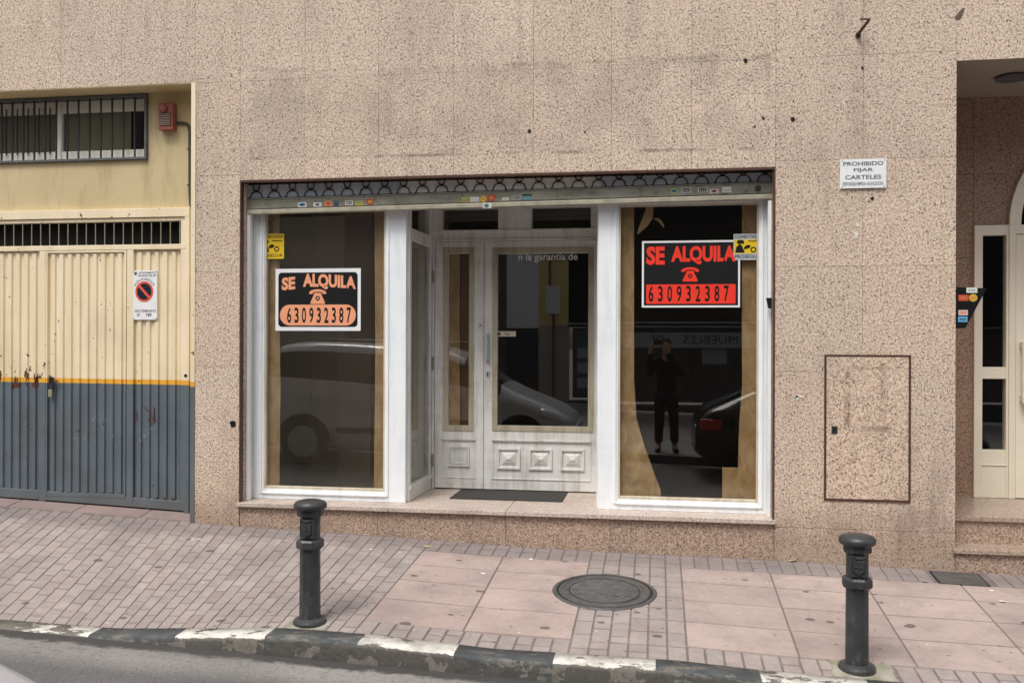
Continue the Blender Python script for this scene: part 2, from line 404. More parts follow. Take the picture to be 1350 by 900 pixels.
off = n.math('GREATER_THAN', wear, .565)
c = n.mix(off, pc, stone)
face_shade = n.math('ADD', n.ramp(nz, .5, .1), 0.0)
shade_patches = n.math('MULTIPLY', face_shade, n.math('GREATER_THAN', n.math('ADD', n.noise(5, 4, .7), 0.0), .47))
c = n.mix(n.math('MULTIPLY', shade_patches, .85), c, lin('#4a4743'))  # shade of the upright face painted into the colour in patches
M['kerb_paint'] = n.out(c, .7, bump=n.math('ADD', n.math('MULTIPLY', off, -.6), n.noise(50, 3)), bstr=.4, bdist=.004, spec=.35)
n = NT('mossy_cement')
M['mossy_cement'] = n.out(n.mix(n.ramp(n.noise(11, 4), .4, .65), lin('#a9a498'), lin('#858470')), .9, bump=n.noise(60, 3), bstr=.3)
plain('far_ground', '#8c8782', .9, var=.15, scale=.6)
# street opposite / cars / person
plain('render_white', '#e6e7ea', .8, var=.08, scale=1); plain('render_yellow', '#dfcb8e', .8, var=.1, scale=1); plain('render_dark', '#6a6462', .8, var=.15, scale=1)
plain('render_taupe', '#b0a294', .8, var=.1, scale=1); plain('dado_dark', '#4a4a4e', .7, var=.1); plain('shop_dark', '#1b1b1d', .5, var=.2); plain('sign_band', '#a6abb2', .6, var=.05)
plain('silver_paint', '#c3c6ca', .22, .25, var=.03, spec=.6); plain('black_paint', '#0d0e10', .15, .1, var=.05, spec=.6); plain('tyre_rubber', '#141414', .85); plain('rim_alloy', '#a9acae', .35, .7)
plain('tail_red', '#a50e12', .2, spec=.6); plain('lamp_clear', '#dfe5ea', .08, .3, spec=.8); plain('trim_black', '#17181a', .5)
plain('skin', '#c49a83', .6, var=.06); plain('hair_dark', '#1a1512', .7); plain('jacket_dark', '#16171b', .85); plain('jeans_dark', '#23272f', .85); plain('shoe_dark', '#17151a', .6)
plain('leaf_tan', '#c9b48c', .8, var=.2); plain('scrap_white', '#e2dfd8', .8, var=.1)
plain('rust', '#4a3125', .8, .2, var=.3, scale=40); plain('chip_dark', '#6b5a50', .85, var=.15, scale=40); plain('smear', '#e6ddd3', .8, var=.1, scale=20)
plain('wood_post', '#7c5b39', .7, var=.25, scale=5)

# ------------------------------------------------------------------ ground heights
G = [(-14,.45),(-5.6,.205),(-3.7,.127),(-3.3,.112),(-1.97,.07),(-.954,.03),(.3,.012),(.85,.006),(2.09,-.02),(9,-.17),(20,-.4)]
CS = [(-14,.13),(-4,.131),(-3.2,.123),(-2.6,.097),(-2.15,.076),(-1.6,.070),(-.9,.078),(.1,.075),(.6,.087),(1.1,.092),(2.5,.092),(20,.092)]
def pw(T, x):
    if x <= T[0][0]: return T[0][1]
    for (a, b), (c, d) in zip(T, T[1:]):
        if x <= c: return b+(d-b)*(x-a)/(c-a)
    return T[-1][1]
def zg(x, d): return pw(G, x) - pw(CS, x)*d
def zroad(x): return -.145 - .033*(max(-12, min(12, x))+3)
KD = 1.9     # inner edge of the kerb (distance from the facade)

# pavement: paver by paver
pv = MB()
def paver(x0, x1, d0, d1, tint, h=0.0, gap=.0035, sh0=0.0, sh1=0.0, bev=.0035):
    """x grows to the right, d away from the facade; sh shears the piece"""
    def P(x, d, sh, dz): 
        X = x + sh*d
        return (X, -d, zg(X, d)+dz)
    gd = max(gap, .0075); a0, a1, b0, b1 = x0+gap/2, x1-gap/2, d0+gd/2, d1-gd/2
    if a1-a0 < .01 or b1-b0 < .01: return
    n = len(pv.v); e = bev; j = [h+random.uniform(-.0012, .0012) for _ in range(4)]
    for (x, d, s) in ((a0,b0,sh0),(a1,b0,sh1),(a1,b1,sh1),(a0,b1,sh0)): pv.v.append(P(x, d, s, -.012))
    for (x, d, s, jj) in ((a0+e,b0+e,sh0,j[0]),(a1-e,b0+e,sh1,j[1]),(a1-e,b1-e,sh1,j[2]),(a0+e,b1-e,sh0,j[3])): pv.v.append(P(x, d, s, jj))
    pv.face((n+7, n+6, n+5, n+4), 0, tint)
    for i in range(4):
        k = (i+1) % 4
        pv.face((n+i, n+4+i, n+4+k, n+k), 0, tuple(t*.9 for t in tint))
def btint():
    v = random.uniform(.90, 1.06); p = random.uniform(-.015, .03)
    if random.random() < .04: v *= .86; p += .04
    return (v*(1+p), v*(1-p*.3), v*(1-p*.2))
def stint(pk=1.0):
    v = random.uniform(.95, 1.14)
    return (v*1.15*pk, v*1.03, v*.99)
def shear(u): return max(0.0, min(.26, (-1.8-u)*.115))
u = -1.725; w = .0955; k = 0
while u > -7.2:
    s0, s1 = shear(u-w), shear(u)
    start = .02 if u < -1.72 else .02
    d = start - (k % 2)*.1 - random.uniform(0, .025)
    dmin = .015 if u-w > -3.75 else -.02
    while d < KD-.004:
        L = .2
        a, b = max(d, dmin), min(d+L, KD-.003)
        if b-a > .02: paver(u-w, u, a, b, btint(), random.uniform(-.001, .001), sh0=s0, sh1=s1, gap=.002)
        d += L
    u -= w; k += 1
pink = lambda: stint(1.02)
rowsL = [.275,.605,.945,1.31,1.70]; rowsR = [.285,.59,.945,1.31,1.69]
for x0, x1 in ((-1.725,-1.12),(-1.12,-.486)):
    for a, b in zip(rowsL, rowsL[1:]): paver(x0, x1, a, b, stint(), random.uniform(-.001,.001), gap=.006)
for x0, x1 in ((.165,.78),(.78,1.40),(1.40,2.04),(2.04,2.66),(2.66,3.3),(3.3,3.9),(3.9,4.5)):
    for a, b in zip(rowsR, rowsR[1:]): paver(x0, x1, a, b, stint(.98), random.uniform(-.001,.001), gap=.006)
xs = [-.486+.1085*i for i in range(7)]
for i in range(6):
    d = .012 - random.choice((0,.1)); 
    while d < KD-.004:
        L = random.choice((.2,.2,.2,.1))
        a, b = max(d, .012), min(d+L, KD-.003)
        if b-a > .02: paver(xs[i], xs[i+1], a, b, btint(), gap=.006)
        d += L
for xa_, xb_, nb, r0, top in ((-1.725,-.486,12,1.70,.275),(.165,4.6,44,1.69,.285)):
    ex = [xa_+(xb_-xa_)*i/nb+(random.uniform(-.003,.003) if 0 < i < nb else 0) for i in range(nb+1)]
    for x, nx in zip(ex, ex[1:]):
        if not (1.87 < x < 2.2):                                    # against the facade
            if random.random() < .45:
                c = random.choice((.1,.14)); paver(x, nx, .01, c, btint(), gap=.005); paver(x, nx, c, top, btint(), gap=.005)
            else: paver(x, nx, .01, top, btint(), gap=.005)
        if not (.93 < x < 1.19):                                    # along the kerb
            if random.random() < .45:
                c = (r0+KD)/2+random.uniform(-.03,.03); paver(x, nx, r0, c, btint(), gap=.008); paver(x, nx, c, KD-.003, btint(), gap=.008)
            else: paver(x, nx, r0, KD-.003, btint(), gap=.008)
# pink threshold slabs in front of the garage
x = -7.2
while x < -3.75:
    nx = min(x+.6, -3.75); paver(x, nx, -.225, -.02, (1.14*random.uniform(.95,1.03), .93, .90), gap=.004); x = nx
kind(pv.build('pavement', M['paving']), 'structure')
# mortar bed under it
mb = MB(); nx_, nd_ = 120, 12
for i in range(nx_+1):
    X = -9+18*i/nx_
    for j in range(nd_+1):
        d = -1.2+(KD+1.2)*j/nd_; mb.v.append((X, -d, zg(X, d)-.0045))
for i in range(nx_):
    for j in range(nd_):
        a = i*(nd_+1)+j; mb.face((a, a+1, a+nd_+2, a+nd_+1))
kind(mb.build('pavement_bed', M['mortar'], smooth=True), 'structure')
# kerb
kb = MB(); prof = [(KD,-.03),(KD+.001,.001),(KD+.128,.0),(KD+.143,-.004),(KD+.151,-.014),(KD+.155,-.03),(KD+.166,None)]
XS = [-9+.06*i for i in range(301)]
for X in XS:
    zt = zg(X, KD)+.002+.0025*mnoise.noise(Vector((X*3, 0, 0)))
    for dd, dz in prof:
        dd += .004*mnoise.noise(Vector((X*4, 7, 0)))
        z = zroad(X)-.03 if dz is None else max(zt+dz, zroad(X)-.02)
        kb.v.append((X, -dd, z))
k = len(prof)
for i in range(len(XS)-1):
    for j in range(k-1):
        a = i*k+j; kb.face((a, a+1, a+k+1, a+k))
kind(kb.build('kerb', M['kerb_paint'], smooth=True), 'structure')
# road, opposite pavement, far ground
mb = MB()
for i, (ya, yb) in enumerate([(-KD-.14, -6.9)]):
    for a in range(40):
        X0, X1 = -12+.6*a, -12+.6*(a+1)
        mb.quad((X0, yb, zroad(X0)-.01), (X1, yb, zroad(X1)-.01), (X1, ya, zroad(X1)), (X0, ya, zroad(X0)))
kind(mb.build('road', M['asphalt']), 'structure')
mb = MB()
for a in range(40):
    X0, X1 = -12+.6*a, -12+.6*(a+1)
    z0, z1 = zroad(X0)+.115, zroad(X1)+.115
    mb.quad((X0, -16.3, z0), (X1, -16.3, z1), (X1, -6.9, z1), (X0, -6.9, z0))
kind(mb.build('opposite_pavement', M['far_ground']), 'structure')
mb = MB()
for a in range(40):
    X0, X1 = -12+.6*a, -12+.6*(a+1); z0, z1 = zroad(X0)+.113, zroad(X1)+.113
    mb.quad((X0, -6.9, z0), (X1, -6.9, z1), (X1, -6.88, zroad(X1)-.02), (X0, -6.88, zroad(X0)-.02))
kind(mb.build('opposite_kerb', M['dado_dark']), 'structure')
mb = MB(); mb.quad((-300,-300,-1.0),(300,-300,-1.0),(300,300,-1.0),(-300,300,-1.0))
kind(mb.build('ground', M['far_ground']), 'structure')

# ------------------------------------------------------------------ the building
B = thing('granite_building', 'pink speckled granite street front with a vacant shop, garage gate and recessed entrance', 'building', (0, 0, 0))
cl = MB()
XJ = [-9,-8.4,-7.8,-7.2,-6.6,-6.0,-5.45,-4.905,-4.358,-3.712,-3.322,-2.777,-2.172,-1.57,-.948,-.354,.24,.845,1.457,2.092,2.7,3.3,3.9,4.5,5.1,5.25,5.85,6.5,7.2,8,9]
ZT = [3.68,4.45,5.2,6.0,6.8,7.6,8.4,9.0]
def slabs(x0, x1, zs, xj=None, m=0, y0=0.0, y1=.03, g=.001):
    xj = xj or [x for x in XJ if x0 < x < x1]
    xe = [x0]+list(xj)+[x1]
    for a, b in zip(xe, xe[1:]):
        for c, d in zip(zs, zs[1:]):
            v = random.uniform(.95, 1.04); w_ = random.uniform(-.012, .012)
            cl.box(a+g, b-g, y0+random.uniform(0, .0012), y1, c+g, d-g, m, (v*(1+w_), v, v*(1-w_)))
slabs(-9, -3.712, [3.685]+ZT[1:])
slabs(-3.712, -3.322, [-.6,.62,1.39,2.155,2.927]+ZT)
slabs(-3.322, .845, [2.885]+ZT)
slabs(.845, 2.092, [-.6,.25,1.39,2.155,2.927]+ZT)
slabs(2.092, 9, [3.607]+ZT[1:])
slabs(5.25, 9, [-.6,.62,1.39,2.155,2.927,3.607])
# solid wall behind the slabs
for (x0, x1, z0, z1) in ((-9,-3.713,3.687,9),(-3.709,-3.325,-.6,9),(-3.32,.842,2.888,9),(.848,2.089,-.6,9),(2.095,9,3.61,9),(5.253,9,-.6,3.605)):
    cl.box(x0, x1, .031, .24, z0, z1, 0, (.8,.72,.68))
cl.build('granite_wall', M['granite'], B)
mb = MB()
xe = [-3.322,-2.172,-1.15,-.354,.845]
for a, b in zip(xe, xe[1:]):
    v = random.uniform(.95,1.05); mb.box(a+.0015, b-.0015, .012, .2, -.6, .266, 0, (v, v, v))
mb.build('plinth', M['granite_plinth'], B)
mb = MB()
for a, b in ((-3.335,-1.152),(-1.148,.852)): mb.box(a, b, -.022, .24, .27, .302, 0, (1,1,1))
mb.box(-2.03, -1.152, .2405, 1.2, .27, .3015, 0, (.98,.98,.98)); mb.box(-1.148, -.43, .2405, 1.2, .27, .3015, 0, (1.02,1.02,1.02))
mb.build('sill', M['granite_sill'], B, bevel=.003)
# thin brown metal edging round the shop opening
mb = MB()
mb.box(-3.3215, -3.312, -.003, .05, .302, 2.884); mb.box(.832, .8445, -.003, .05, .302, 2.884); mb.box(-3.312, .832, -.003, .05, 2.868, 2.8845)
mb.build('opening_edging', M['brown_trim'], B)
for a_, b_ in ((-3.3215,-3.309),(.8335,.8445)): mb = MB(); mb.box(a_, b_, .051, .24, .302, 2.867, 0, (1,1,1)); mb.build('shop_reveal', M['granite'], B)

# shop windows -----------------------------------------------------
def window(x0, x1, gx0, gx1, gmat):
    fr_ = MB(); y0, y1 = .2, .262
    zb, zt = .3025, 2.80
    fr_.box(x0, gx0-.012, y0, y1, zb, zt); fr_.box(gx1+.012, x1, y0, y1, zb, zt)
    fr_.box(gx0-.012, gx1+.012, y0+.002, y1, zb, .385); fr_.box(gx0-.012, gx1+.012, y0+.002, y1, 2.66, zt)
    # stepped mouldings
    a, b = gx0-.05, gx1+.05
    fr_.box(gx0-.045, gx0-.027, y0-.012, y0-.0005, .35, 2.7); fr_.box(gx1+.027, gx1+.045, y0-.012, y0-.0005, .35, 2.7)
    fr_.box(gx0-.027, gx1+.027, y0-.012, y0+.0015, .345, .362)
    w_ = fr_.build('shop_window', M['white_paint'], B, bevel=.004)
    bd = MB(); bd.frame(gx0-.012, gx1+.012, .385, 2.66, .014, y0+.006, y1-.012, wb=.022)
    bd.build('glazing_bead', M['bare_edge'], w_, bevel=.002)
    pn = MB(); pn.box(gx0-.005, gx1+.005, .232, .238, .39, 2.655); pn.build('pane', M[gmat], w_)
    return w_
winL = window(-3.3085, -2.0, -3.19, -2.185, 'dusty_glass')
winR = window(-.462, .8325, -.292, .738, 'film_glass')
# glazed vestibule cheeks
def cheek(xa, ya, xb, yb, name, inward):
    v = Vector((xb-xa, yb-ya, 0)); L = v.length; d = v/L; nrm = Vector((d.y, -d.x, 0))*inward
    def bx(mb, s0, s1, z0, z1, t0, t1):
        P = []
        for z in (z0, z1):
            for s, t in ((s0,t0),(s1,t0),(s1,t1),(s0,t1)):
                p = Vector((xa, ya, 0))+d*s+nrm*t; P.append((p.x, p.y, z))
        mb.hexa(P)
    f = MB()
    bx(f, 0, L, .3025, .435, -.02, .02); bx(f, 0, L, .40, .43, .02, .032); bx(f, 0, .05, .435, 2.8, -.02, .02); bx(f, L-.05, L, .435, 2.8, -.02, .02)
    bx(f, .05, L-.05, 2.42, 2.52, -.02, .02); bx(f, .05, L-.05, 2.76, 2.8, -.02, .02)
    w_ = f.build(name, M['door_paint'], B, bevel=.003)
    g_ = MB(); bx(g_, .05, L-.05, .435, 2.42, -.003, .003); bx(g_, .05, L-.05, 2.52, 2.76, -.003, .003); g_.build('pane', M['glass'], w_)
    return w_
ck = cheek(-2.005, .265, -1.985, .93, 'side_window', 1)
cheek(-.455, .265, -.475, .93, 'side_window', 1)
# door set ------------------------------------------------------------
DY = .95
mb = MB()
mb.box(-2.03, -1.947, DY-.02, DY+.06, .302, 2.95); mb.box(-.515, -.43, DY-.02, DY+.06, .302, 2.95)
mb.box(-1.947, -.515, DY-.018, DY+.06, 2.475, 2.572); mb.box(-1.947, -.515, DY-.018, DY+.06, 2.755, 2.95)
mb.box(-1.38, -1.082, DY-.016, DY+.06, 2.572, 2.755)
mb.box(-1.947, -1.875, DY-.016, DY+.06, 2.572, 2.755); mb.box(-.575, -.515, DY-.016, DY+.06, 2.572, 2.755)
mb.box(-1.947, -.515, DY-.03, DY-.0185, 2.545, 2.572); mb.box(-1.947, -.515, DY-.028, DY-.0185, 2.475, 2.49)
mb.box(-1.96, -1.948, DY-.032, DY-.0205, .302, 2.9)
df = mb.build('door_frame', M['door_paint'], B, bevel=.003)
for a, b in ((-1.875,-1.38),(-1.082,-.575)):
    p = MB(); p.box(a, b, DY+.015, DY+.021, 2.572, 2.755); p.build('transom_pane', M['glass'], df)
def leaf(name, x0, x1, gx0, gx1, gz0, gz1):
    m_ = MB(); y0, y1 = DY, DY+.045; z0, z1 = .312, 2.472
    m_.box(x0, gx0, y0, y1, z0, z1); m_.box(gx1, x1, y0, y1, z0, z1)
    m_.box(gx0, gx1, y0+.0005, y1, z0, gz0); m_.box(gx0, gx1, y0+.0005, y1, gz1, z1)
    d_ = m_.build(name, M['door_paint'], B, bevel=.003)
    b_ = MB(); b_.frame(gx0-.045, gx1+.045, gz0-.045, gz1+.05, .047, y0-.008, y0-.0005); b_.build('glazing_bead', M['door_edge'], d_, bevel=.003)
    p = MB(); p.box(gx0-.001, gx1+.001, y0+.018, y0+.024, gz0-.001, gz1+.001); p.build('pane', M['film_glass'], d_)
    return d_
sl = leaf('door_side_leaf', -1.944, -1.507, -1.825, -1.636, .86, 2.37)
ml = leaf('shop_door', -1.503, -.517, -1.385, -.592, .868, 2.362)
# raised and fielded bottom panels
def fielded(parent, x0, x1, z0, z1, vent=False):
    m_ = MB(); y = DY
    m_.frame(x0, x1, z0, z1, .018, y-.016, y-.0005)
    if vent:
        m_.frame(x0+.022, x1-.022, z0+.022, z1-.022, .012, y-.011, y-.0005)
        k_ = 11
        for i in range(k_):
            a = z0+.036+(z1-z0-.072)*i/k_; h_ = (z1-z0-.072)/k_
            m_.hexa([(x0+.034, y-.008, a),(x1-.034, y-.008, a),(x1-.034, y-.0005, a),(x0+.034, y-.0005, a),(x0+.034, y-.003, a+h_*.75),(x1-.034, y-.003, a+h_*.75),(x1-.034, y-.0005, a+h_*.75),(x0+.034, y-.0005, a+h_*.75)])
    else:
        i1, i2 = .045, .078
        def pyr(o, i, ya, yb):
            n = len(m_.v)
            m_.v += [(x0+o, ya, z0+o),(x1-o, ya, z0+o),(x1-o, ya, z1-o),(x0+o, ya, z1-o),(x0+i, yb, z0+i),(x1-i, yb, z0+i),(x1-i, yb, z1-i),(x0+i, yb, z1-i)]
            for q in range(4):
                k = (q+1) % 4; m_.face((n+q, n+k, n+4+k, n+4+q))
            m_.face((n+4, n+5, n+6, n+7))
        pyr(.034, .062, y-.001, y-.013); pyr(.068, .085, y-.0125, y-.020)
    m_.build('vent_grille' if vent else 'door_panel', M['door_paint'], parent, bevel=.002)
fielded(sl, -1.822, -1.628, .505, .685, vent=True)
for a, b in ((-1.382,-1.18),(-1.105,-.90),(-.83,-.622)): fielded(ml, a, b, .49, .675)
m_ = MB(); m_.frame(-1.43, -.565, .40, .742, .012, DY-.007, DY-.0004); m_.box(-1.43, -.565, DY-.018, DY-.0075, .735, .752); m_.build('panel_moulding', M['door_paint'], ml, bevel=.002)
m_ = MB(); m_.frame(-1.875, -1.575, .40, .742, .01, DY-.005, DY-.0004); m_.box(-1.875, -1.575, DY-.015, DY-.0055, .735, .75); m_.build('panel_moulding', M['door_paint'], sl, bevel=.002)
m_ = MB()
hx = -1.468
m_.tube([(hx, DY-.001, 1.43),(hx, DY-.045, 1.44),(hx, DY-.055, 1.46),(hx, DY-.055, 1.60),(hx, DY-.045, 1.625),(hx, DY-.001, 1.635)], .010, 8)
m_.box(hx-.018, hx+.018, DY-.006, DY-.0005, 1.40, 1.665); m_.build('handle', M['silver_foil'], ml, smooth=False, bevel=.002)
m_ = MB(); m_.lathe([(.024,0),(.024,.006),(.012,.008)], 0, 0, 0, 16)
m_.v = [(hx+x, DY-.001-z, 1.315+y*1.3) for x, y, z in m_.v]
m_.box(hx-.005, hx+.005, DY-.012, DY-.0095, 1.30, 1.33, 1); m_.build('lock_plate', [M['silver_foil'], M['ink_black']], ml)
m_ = MB(); m_.box(-1.557, -1.513, DY-.006, DY-.0005, 1.71, 1.765); m_.box(-1.541, -1.529, DY-.012, DY-.0062, 1.732, 1.744, 1); m_.build('bell_push', [M['st_white'], M['ink_black']], sl)
for z in (.55, 1.40, 2.16):
    m_ = MB(); m_.lathe([(.010,0),(.010,.11)], -1.952, DY-.036, z-.05, 10); m_.build('hinge', M['bar_steel'], sl)
    
# vestibule ceiling and wall above
mb = MB(); mb.box(-2.03, -.43, .264, 1.2, 2.9525, 3.0); mb.box(-3.308, .832, .202, .26, 2.8025, 2.884)
mb.build('lintel_lining', M['shutter_back'], B)
for a_, b_ in ((-3.308,-2.02),(-.44,.832)): mb = MB(); mb.box(a_, b_, .122, .199, 2.76, 2.866); mb.build('shutter_housing', M['shutter_box'], B)
mb = MB(); mb.box(-2.02, -.44, .122, .199, 2.76, 2.866); mb.build('shutter_housing', M['shutter_back'], B)  # middle piece paler, standing in for light seen behind the lattice

# rolling shutter, almost fully raised -----------------------------------
mb = MB()
zl = lambda x: .0102*(x+3.3)
def bar(m_, y0, y1, z0, z1, mi=0):
    x0, x1 = -3.3085, .8315
    m_.hexa([(x0,y0,z0+zl(x0)),(x1,y0,z0+zl(x1)),(x1,y1,z0+zl(x1)),(x0,y1,z0+zl(x0)),(x0,y0,z1+zl(x0)),(x1,y0,z1+zl(x1)),(x1,y1,z1+zl(x1)),(x0,y1,z1+zl(x0))], mi)
bar(mb, .105, .135, 2.668, 2.742); bar(mb, .098, .135, 2.7425, 2.752); bar(mb, .112, .135, 2.660, 2.6675)
sh = mb.build('rolling_shutter', M['shutter_metal'], B, bevel=.003)
mb = MB(); bar(mb, .088, .140, 2.624, 2.6595); mb.build('bottom_rail', M['shutter_lip'], sh, bevel=.005)
mb = MB()
bar(mb, .106, .118, 2.753, 2.758)
i = 0; x = -3.235
while x < .80:
    zb = 2.757+zl(x); a = .049
    top = zb+.052
    arc = [(x-a*1.25, .112, zb+.004)]
    for q in range(11):
        t = math.pi*(1-q/10); arc.append((x+a*math.cos(t), .112, zb+.006+.047*math.sin(t)**.8))
    arc.append((x+a*1.25, .112, zb+.004))
    mb.tube(arc, .0042, 6)
    cup = []
    for q in range(9):
        t = math.pi*q/8; cup.append((x-.027*math.cos(t), .112, top+.036-.030*math.sin(t)))
    cup = [(x-.030, .112, top+.075)]+cup+[(x+.030, .112, top+.075)]
    mb.tube(cup, .0042, 6)
    mb.box(x-.013, x+.013, .106, .119, top-.003, top+.009)
    x += .1545
mb.build('chain_lattice', M['lattice_steel'], sh)
def XZ(px, py, Y):
    u, v = px-675, 450-py; u, v = u-v*.0035, v+u*.0035
    c_, s_ = math.cos(TH), math.sin(TH); dx, dy, dz = u/1220*c_-s_, u/1220*s_+c_, v/1220
    t = (Y+7)/dy; return dx*t, 1.6+dz*t
# stickers left by locksmiths, measured on the slat
STK = [(392.8,404.2,266.7,273.1,'st_white','st_blue','oval'),(413,424,267,272.5,'st_white','st_dark','dot'),(427.5,438.3,264.7,272.2,'st_orange','st_red','dot'),(440,446.7,264,272.6,'st_slate','st_dark','bar'),
 (455,465.3,264.7,270.5,'st_white','st_slate','inner'),(468,479,264.7,271.3,'st_green','st_yellow','bar'),(482.5,493,262,270,'st_red','st_yellow','oval2'),(607.8,618.4,259.6,266.7,'st_green','st_red','bar'),
 (620,631.8,259.7,266,'st_white','st_pale','bar'),(632.8,641.4,258,266.7,'st_yellow','st_orange','round'),(642,653.8,256.6,264.7,'st_red','st_orange','dot'),(662,670.4,260.5,264.4,'st_white','st_pale','dot'),
 (676.4,686.4,258,263.6,'st_pale','st_slate','inner'),(688.7,701,256,263,'st_teal','st_dark','top'),(882.8,894.3,247.8,255.8,'st_green','st_blue','oval2'),(898,911,247.5,254.2,'st_pale','st_dark','inner'),
 (919.8,933.4,247,253.7,'st_pale','st_dark','inner'),(935,948,249,255,'st_pink','st_dark','dot'),(952,964,246.5,253.7,'st_white','st_green','bar'),(637,648,267.4,274.2,'st_white','st_slate','round2')]
def ell(x0, x1, z0, z1, k=18): return [((x0+x1)/2+(x1-x0)/2*math.cos(2*math.pi*i/k), (z0+z1)/2+(z1-z0)/2*math.sin(2*math.pi*i/k)) for i in range(k)]
for (a, b, t, u_, c1, c2, st) in STK:
    yy = .1045 if st != 'round2' else .0875
    x0, z1 = XZ(a, t, yy); x1, z0 = XZ(b, u_, yy); w_, h_ = x1-x0, z1-z0; s_ = MB()
    out_ = ell(x0, x1, z0, z1) if st in ('oval2','round') else [(x0,z0),(x1,z0),(x1,z1),(x0,z1)]
    if c1 == 'st_red' and st == 'dot': out_ = [(x0,z0),(x1-.012,z0),(x1,z1),(x0+.012,z1)]
    s_.prism(out_, yy-.0015, yy-.0002, 0)
    f1, f2, g1, g2 = dict(oval=(.14,.86,.2,.8), dot=(.3,.7,.3,.7), bar=(.12,.88,.2,.5), inner=(.15,.85,.2,.85), oval2=(.2,.8,.3,.7), round=(.3,.7,.35,.65), top=(.02,.98,.62,.98), round2=(.12,.7,.1,.8))[st]
    o2 = (x0+w_*f1, x0+w_*f2, z0+h_*g1, z0+h_*g2)
    s_.prism(ell(*o2) if st in ('oval','oval2','round','round2') else [(o2[0],o2[2]),(o2[1],o2[2]),(o2[1],o2[3]),(o2[0],o2[3])], yy-.0025, yy-.0017, 1)
    if st in ('inner','bar','top'):
        for q in range(3):
            xa = x0+w_*(.22+.2*q); s_.prism([(xa, z0+h_*.3),(xa+w_*.09, z0+h_*.28),(xa+w_*.12, z0+h_*.7),(xa+w_*.02, z0+h_*.66)], yy-.0035, yy-.0027, 0)
    so = s_.build('sticker', [M[c1], M[c2]], sh)
    so['label'] = {'st_white':'small white sticker','st_orange':'orange sticker','st_slate':'scuffed blue grey sticker','st_green':'green sticker','st_red':'red sticker','st_yellow':'round yellow sticker','st_pale':'faded grey sticker','st_teal':'pale blue sticker with dark top','st_pink':'pale pink sticker'}[c1]
m_ = MB(); a, b = XZ(999, 248, .1); m_.lathe([(.022,0),(.022,.012),(.008,.014)], 0, 0, 0, 16); m_.v = [(a+x, .104-z, b+y) for x, y, z in m_.v]; m_.build('lock_cylinder', M['dark_steel'], sh)
m_ = MB(); a, b = XZ(1015, 400, .05); m_.prism([(a-.028,b+.04),(a-.014,b-.035),(a+.01,b-.04),(a+.012,b+.04)][::-1], .02, .05); m_.build('shutter_catch', M['ink_black'], B)
for x_ in (-3.3065, .8045): m_ = MB(); m_.box(x_, x_+.025, .095, .145, .3025, 2.655); m_.build('shutter_guide', M['white_paint'], B, bevel=.002)

# interior room ---------------------------------------------------------------
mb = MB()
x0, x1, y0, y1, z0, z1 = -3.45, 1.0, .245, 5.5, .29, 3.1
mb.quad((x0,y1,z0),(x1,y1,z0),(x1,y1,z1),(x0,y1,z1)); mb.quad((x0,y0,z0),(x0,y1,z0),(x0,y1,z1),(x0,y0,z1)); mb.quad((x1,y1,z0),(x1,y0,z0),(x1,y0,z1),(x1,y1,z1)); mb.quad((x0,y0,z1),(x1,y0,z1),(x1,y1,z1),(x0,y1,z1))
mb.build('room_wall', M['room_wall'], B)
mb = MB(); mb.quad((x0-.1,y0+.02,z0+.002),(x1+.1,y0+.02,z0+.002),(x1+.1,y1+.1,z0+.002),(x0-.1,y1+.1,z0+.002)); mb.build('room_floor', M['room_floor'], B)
mb = MB(); mb.box(-3.449, -2.06, 1.9, 1.95, .3, 3.09); mb.box(-2.10, -2.06, 1.05, 1.899, .3, 3.09); mb.build('added_partition', M['lit_bay_wall'], B)  # added so the left bay looks lighter than the dark right room
mb = MB(); mb.box(-3.448, -2.10, .29, 1.899, .293, .296); mb.build('display_floor', M['lit_bay_floor'], B)
mb = MB(); mb.box(-3.05, -2.72, 1.55, 1.70, .3, 3.05); mb.build('column', M['lit_bay_wall'], B)
# upper storeys
mb = MB(); mb.box(-9, 9, .245, 6, 3.8, 9); mb.box(-3.7, -3.46, .2405, 6, -.6, 3.8); mb.box(1.02, 2.09, .2405, 6, -.6, 3.8)
mb.build('rear_mass', M['black_void'], B)

# garage ---------------------------------------------------------------------
GY = .24
mb = MB()
mb.box(-9, -5.75, GY, GY+.1, 2.71, 3.684); mb.box(-5.75, -4.26, GY, GY+.1, 2.71, 3.122); mb.box(-4.26, -3.7135, GY, GY+.1, 2.71, 3.684); mb.box(-5.75, -4.26, GY, GY+.1, 3.672, 3.684)
mb.box(-3.86, -3.7135, GY, GY+.1, -.2, 2.71)
mb.build('garage_wall', M['cream_plaster'], B)
mb = MB(); mb.box(-9, -3.7135, .002, GY-.001, 3.6795, 3.6845); mb.build('beam_soffit', M['cream_plaster'], B)
mb = MB(); mb.box(-3.742, -3.7035, -.006, -.0005, .0, 3.684); mb.box(-3.742, -3.7125, .0, GY-.002, .0, 3.679); mb.build('painted_edge', M['garage_paint'], B, bevel=.002)
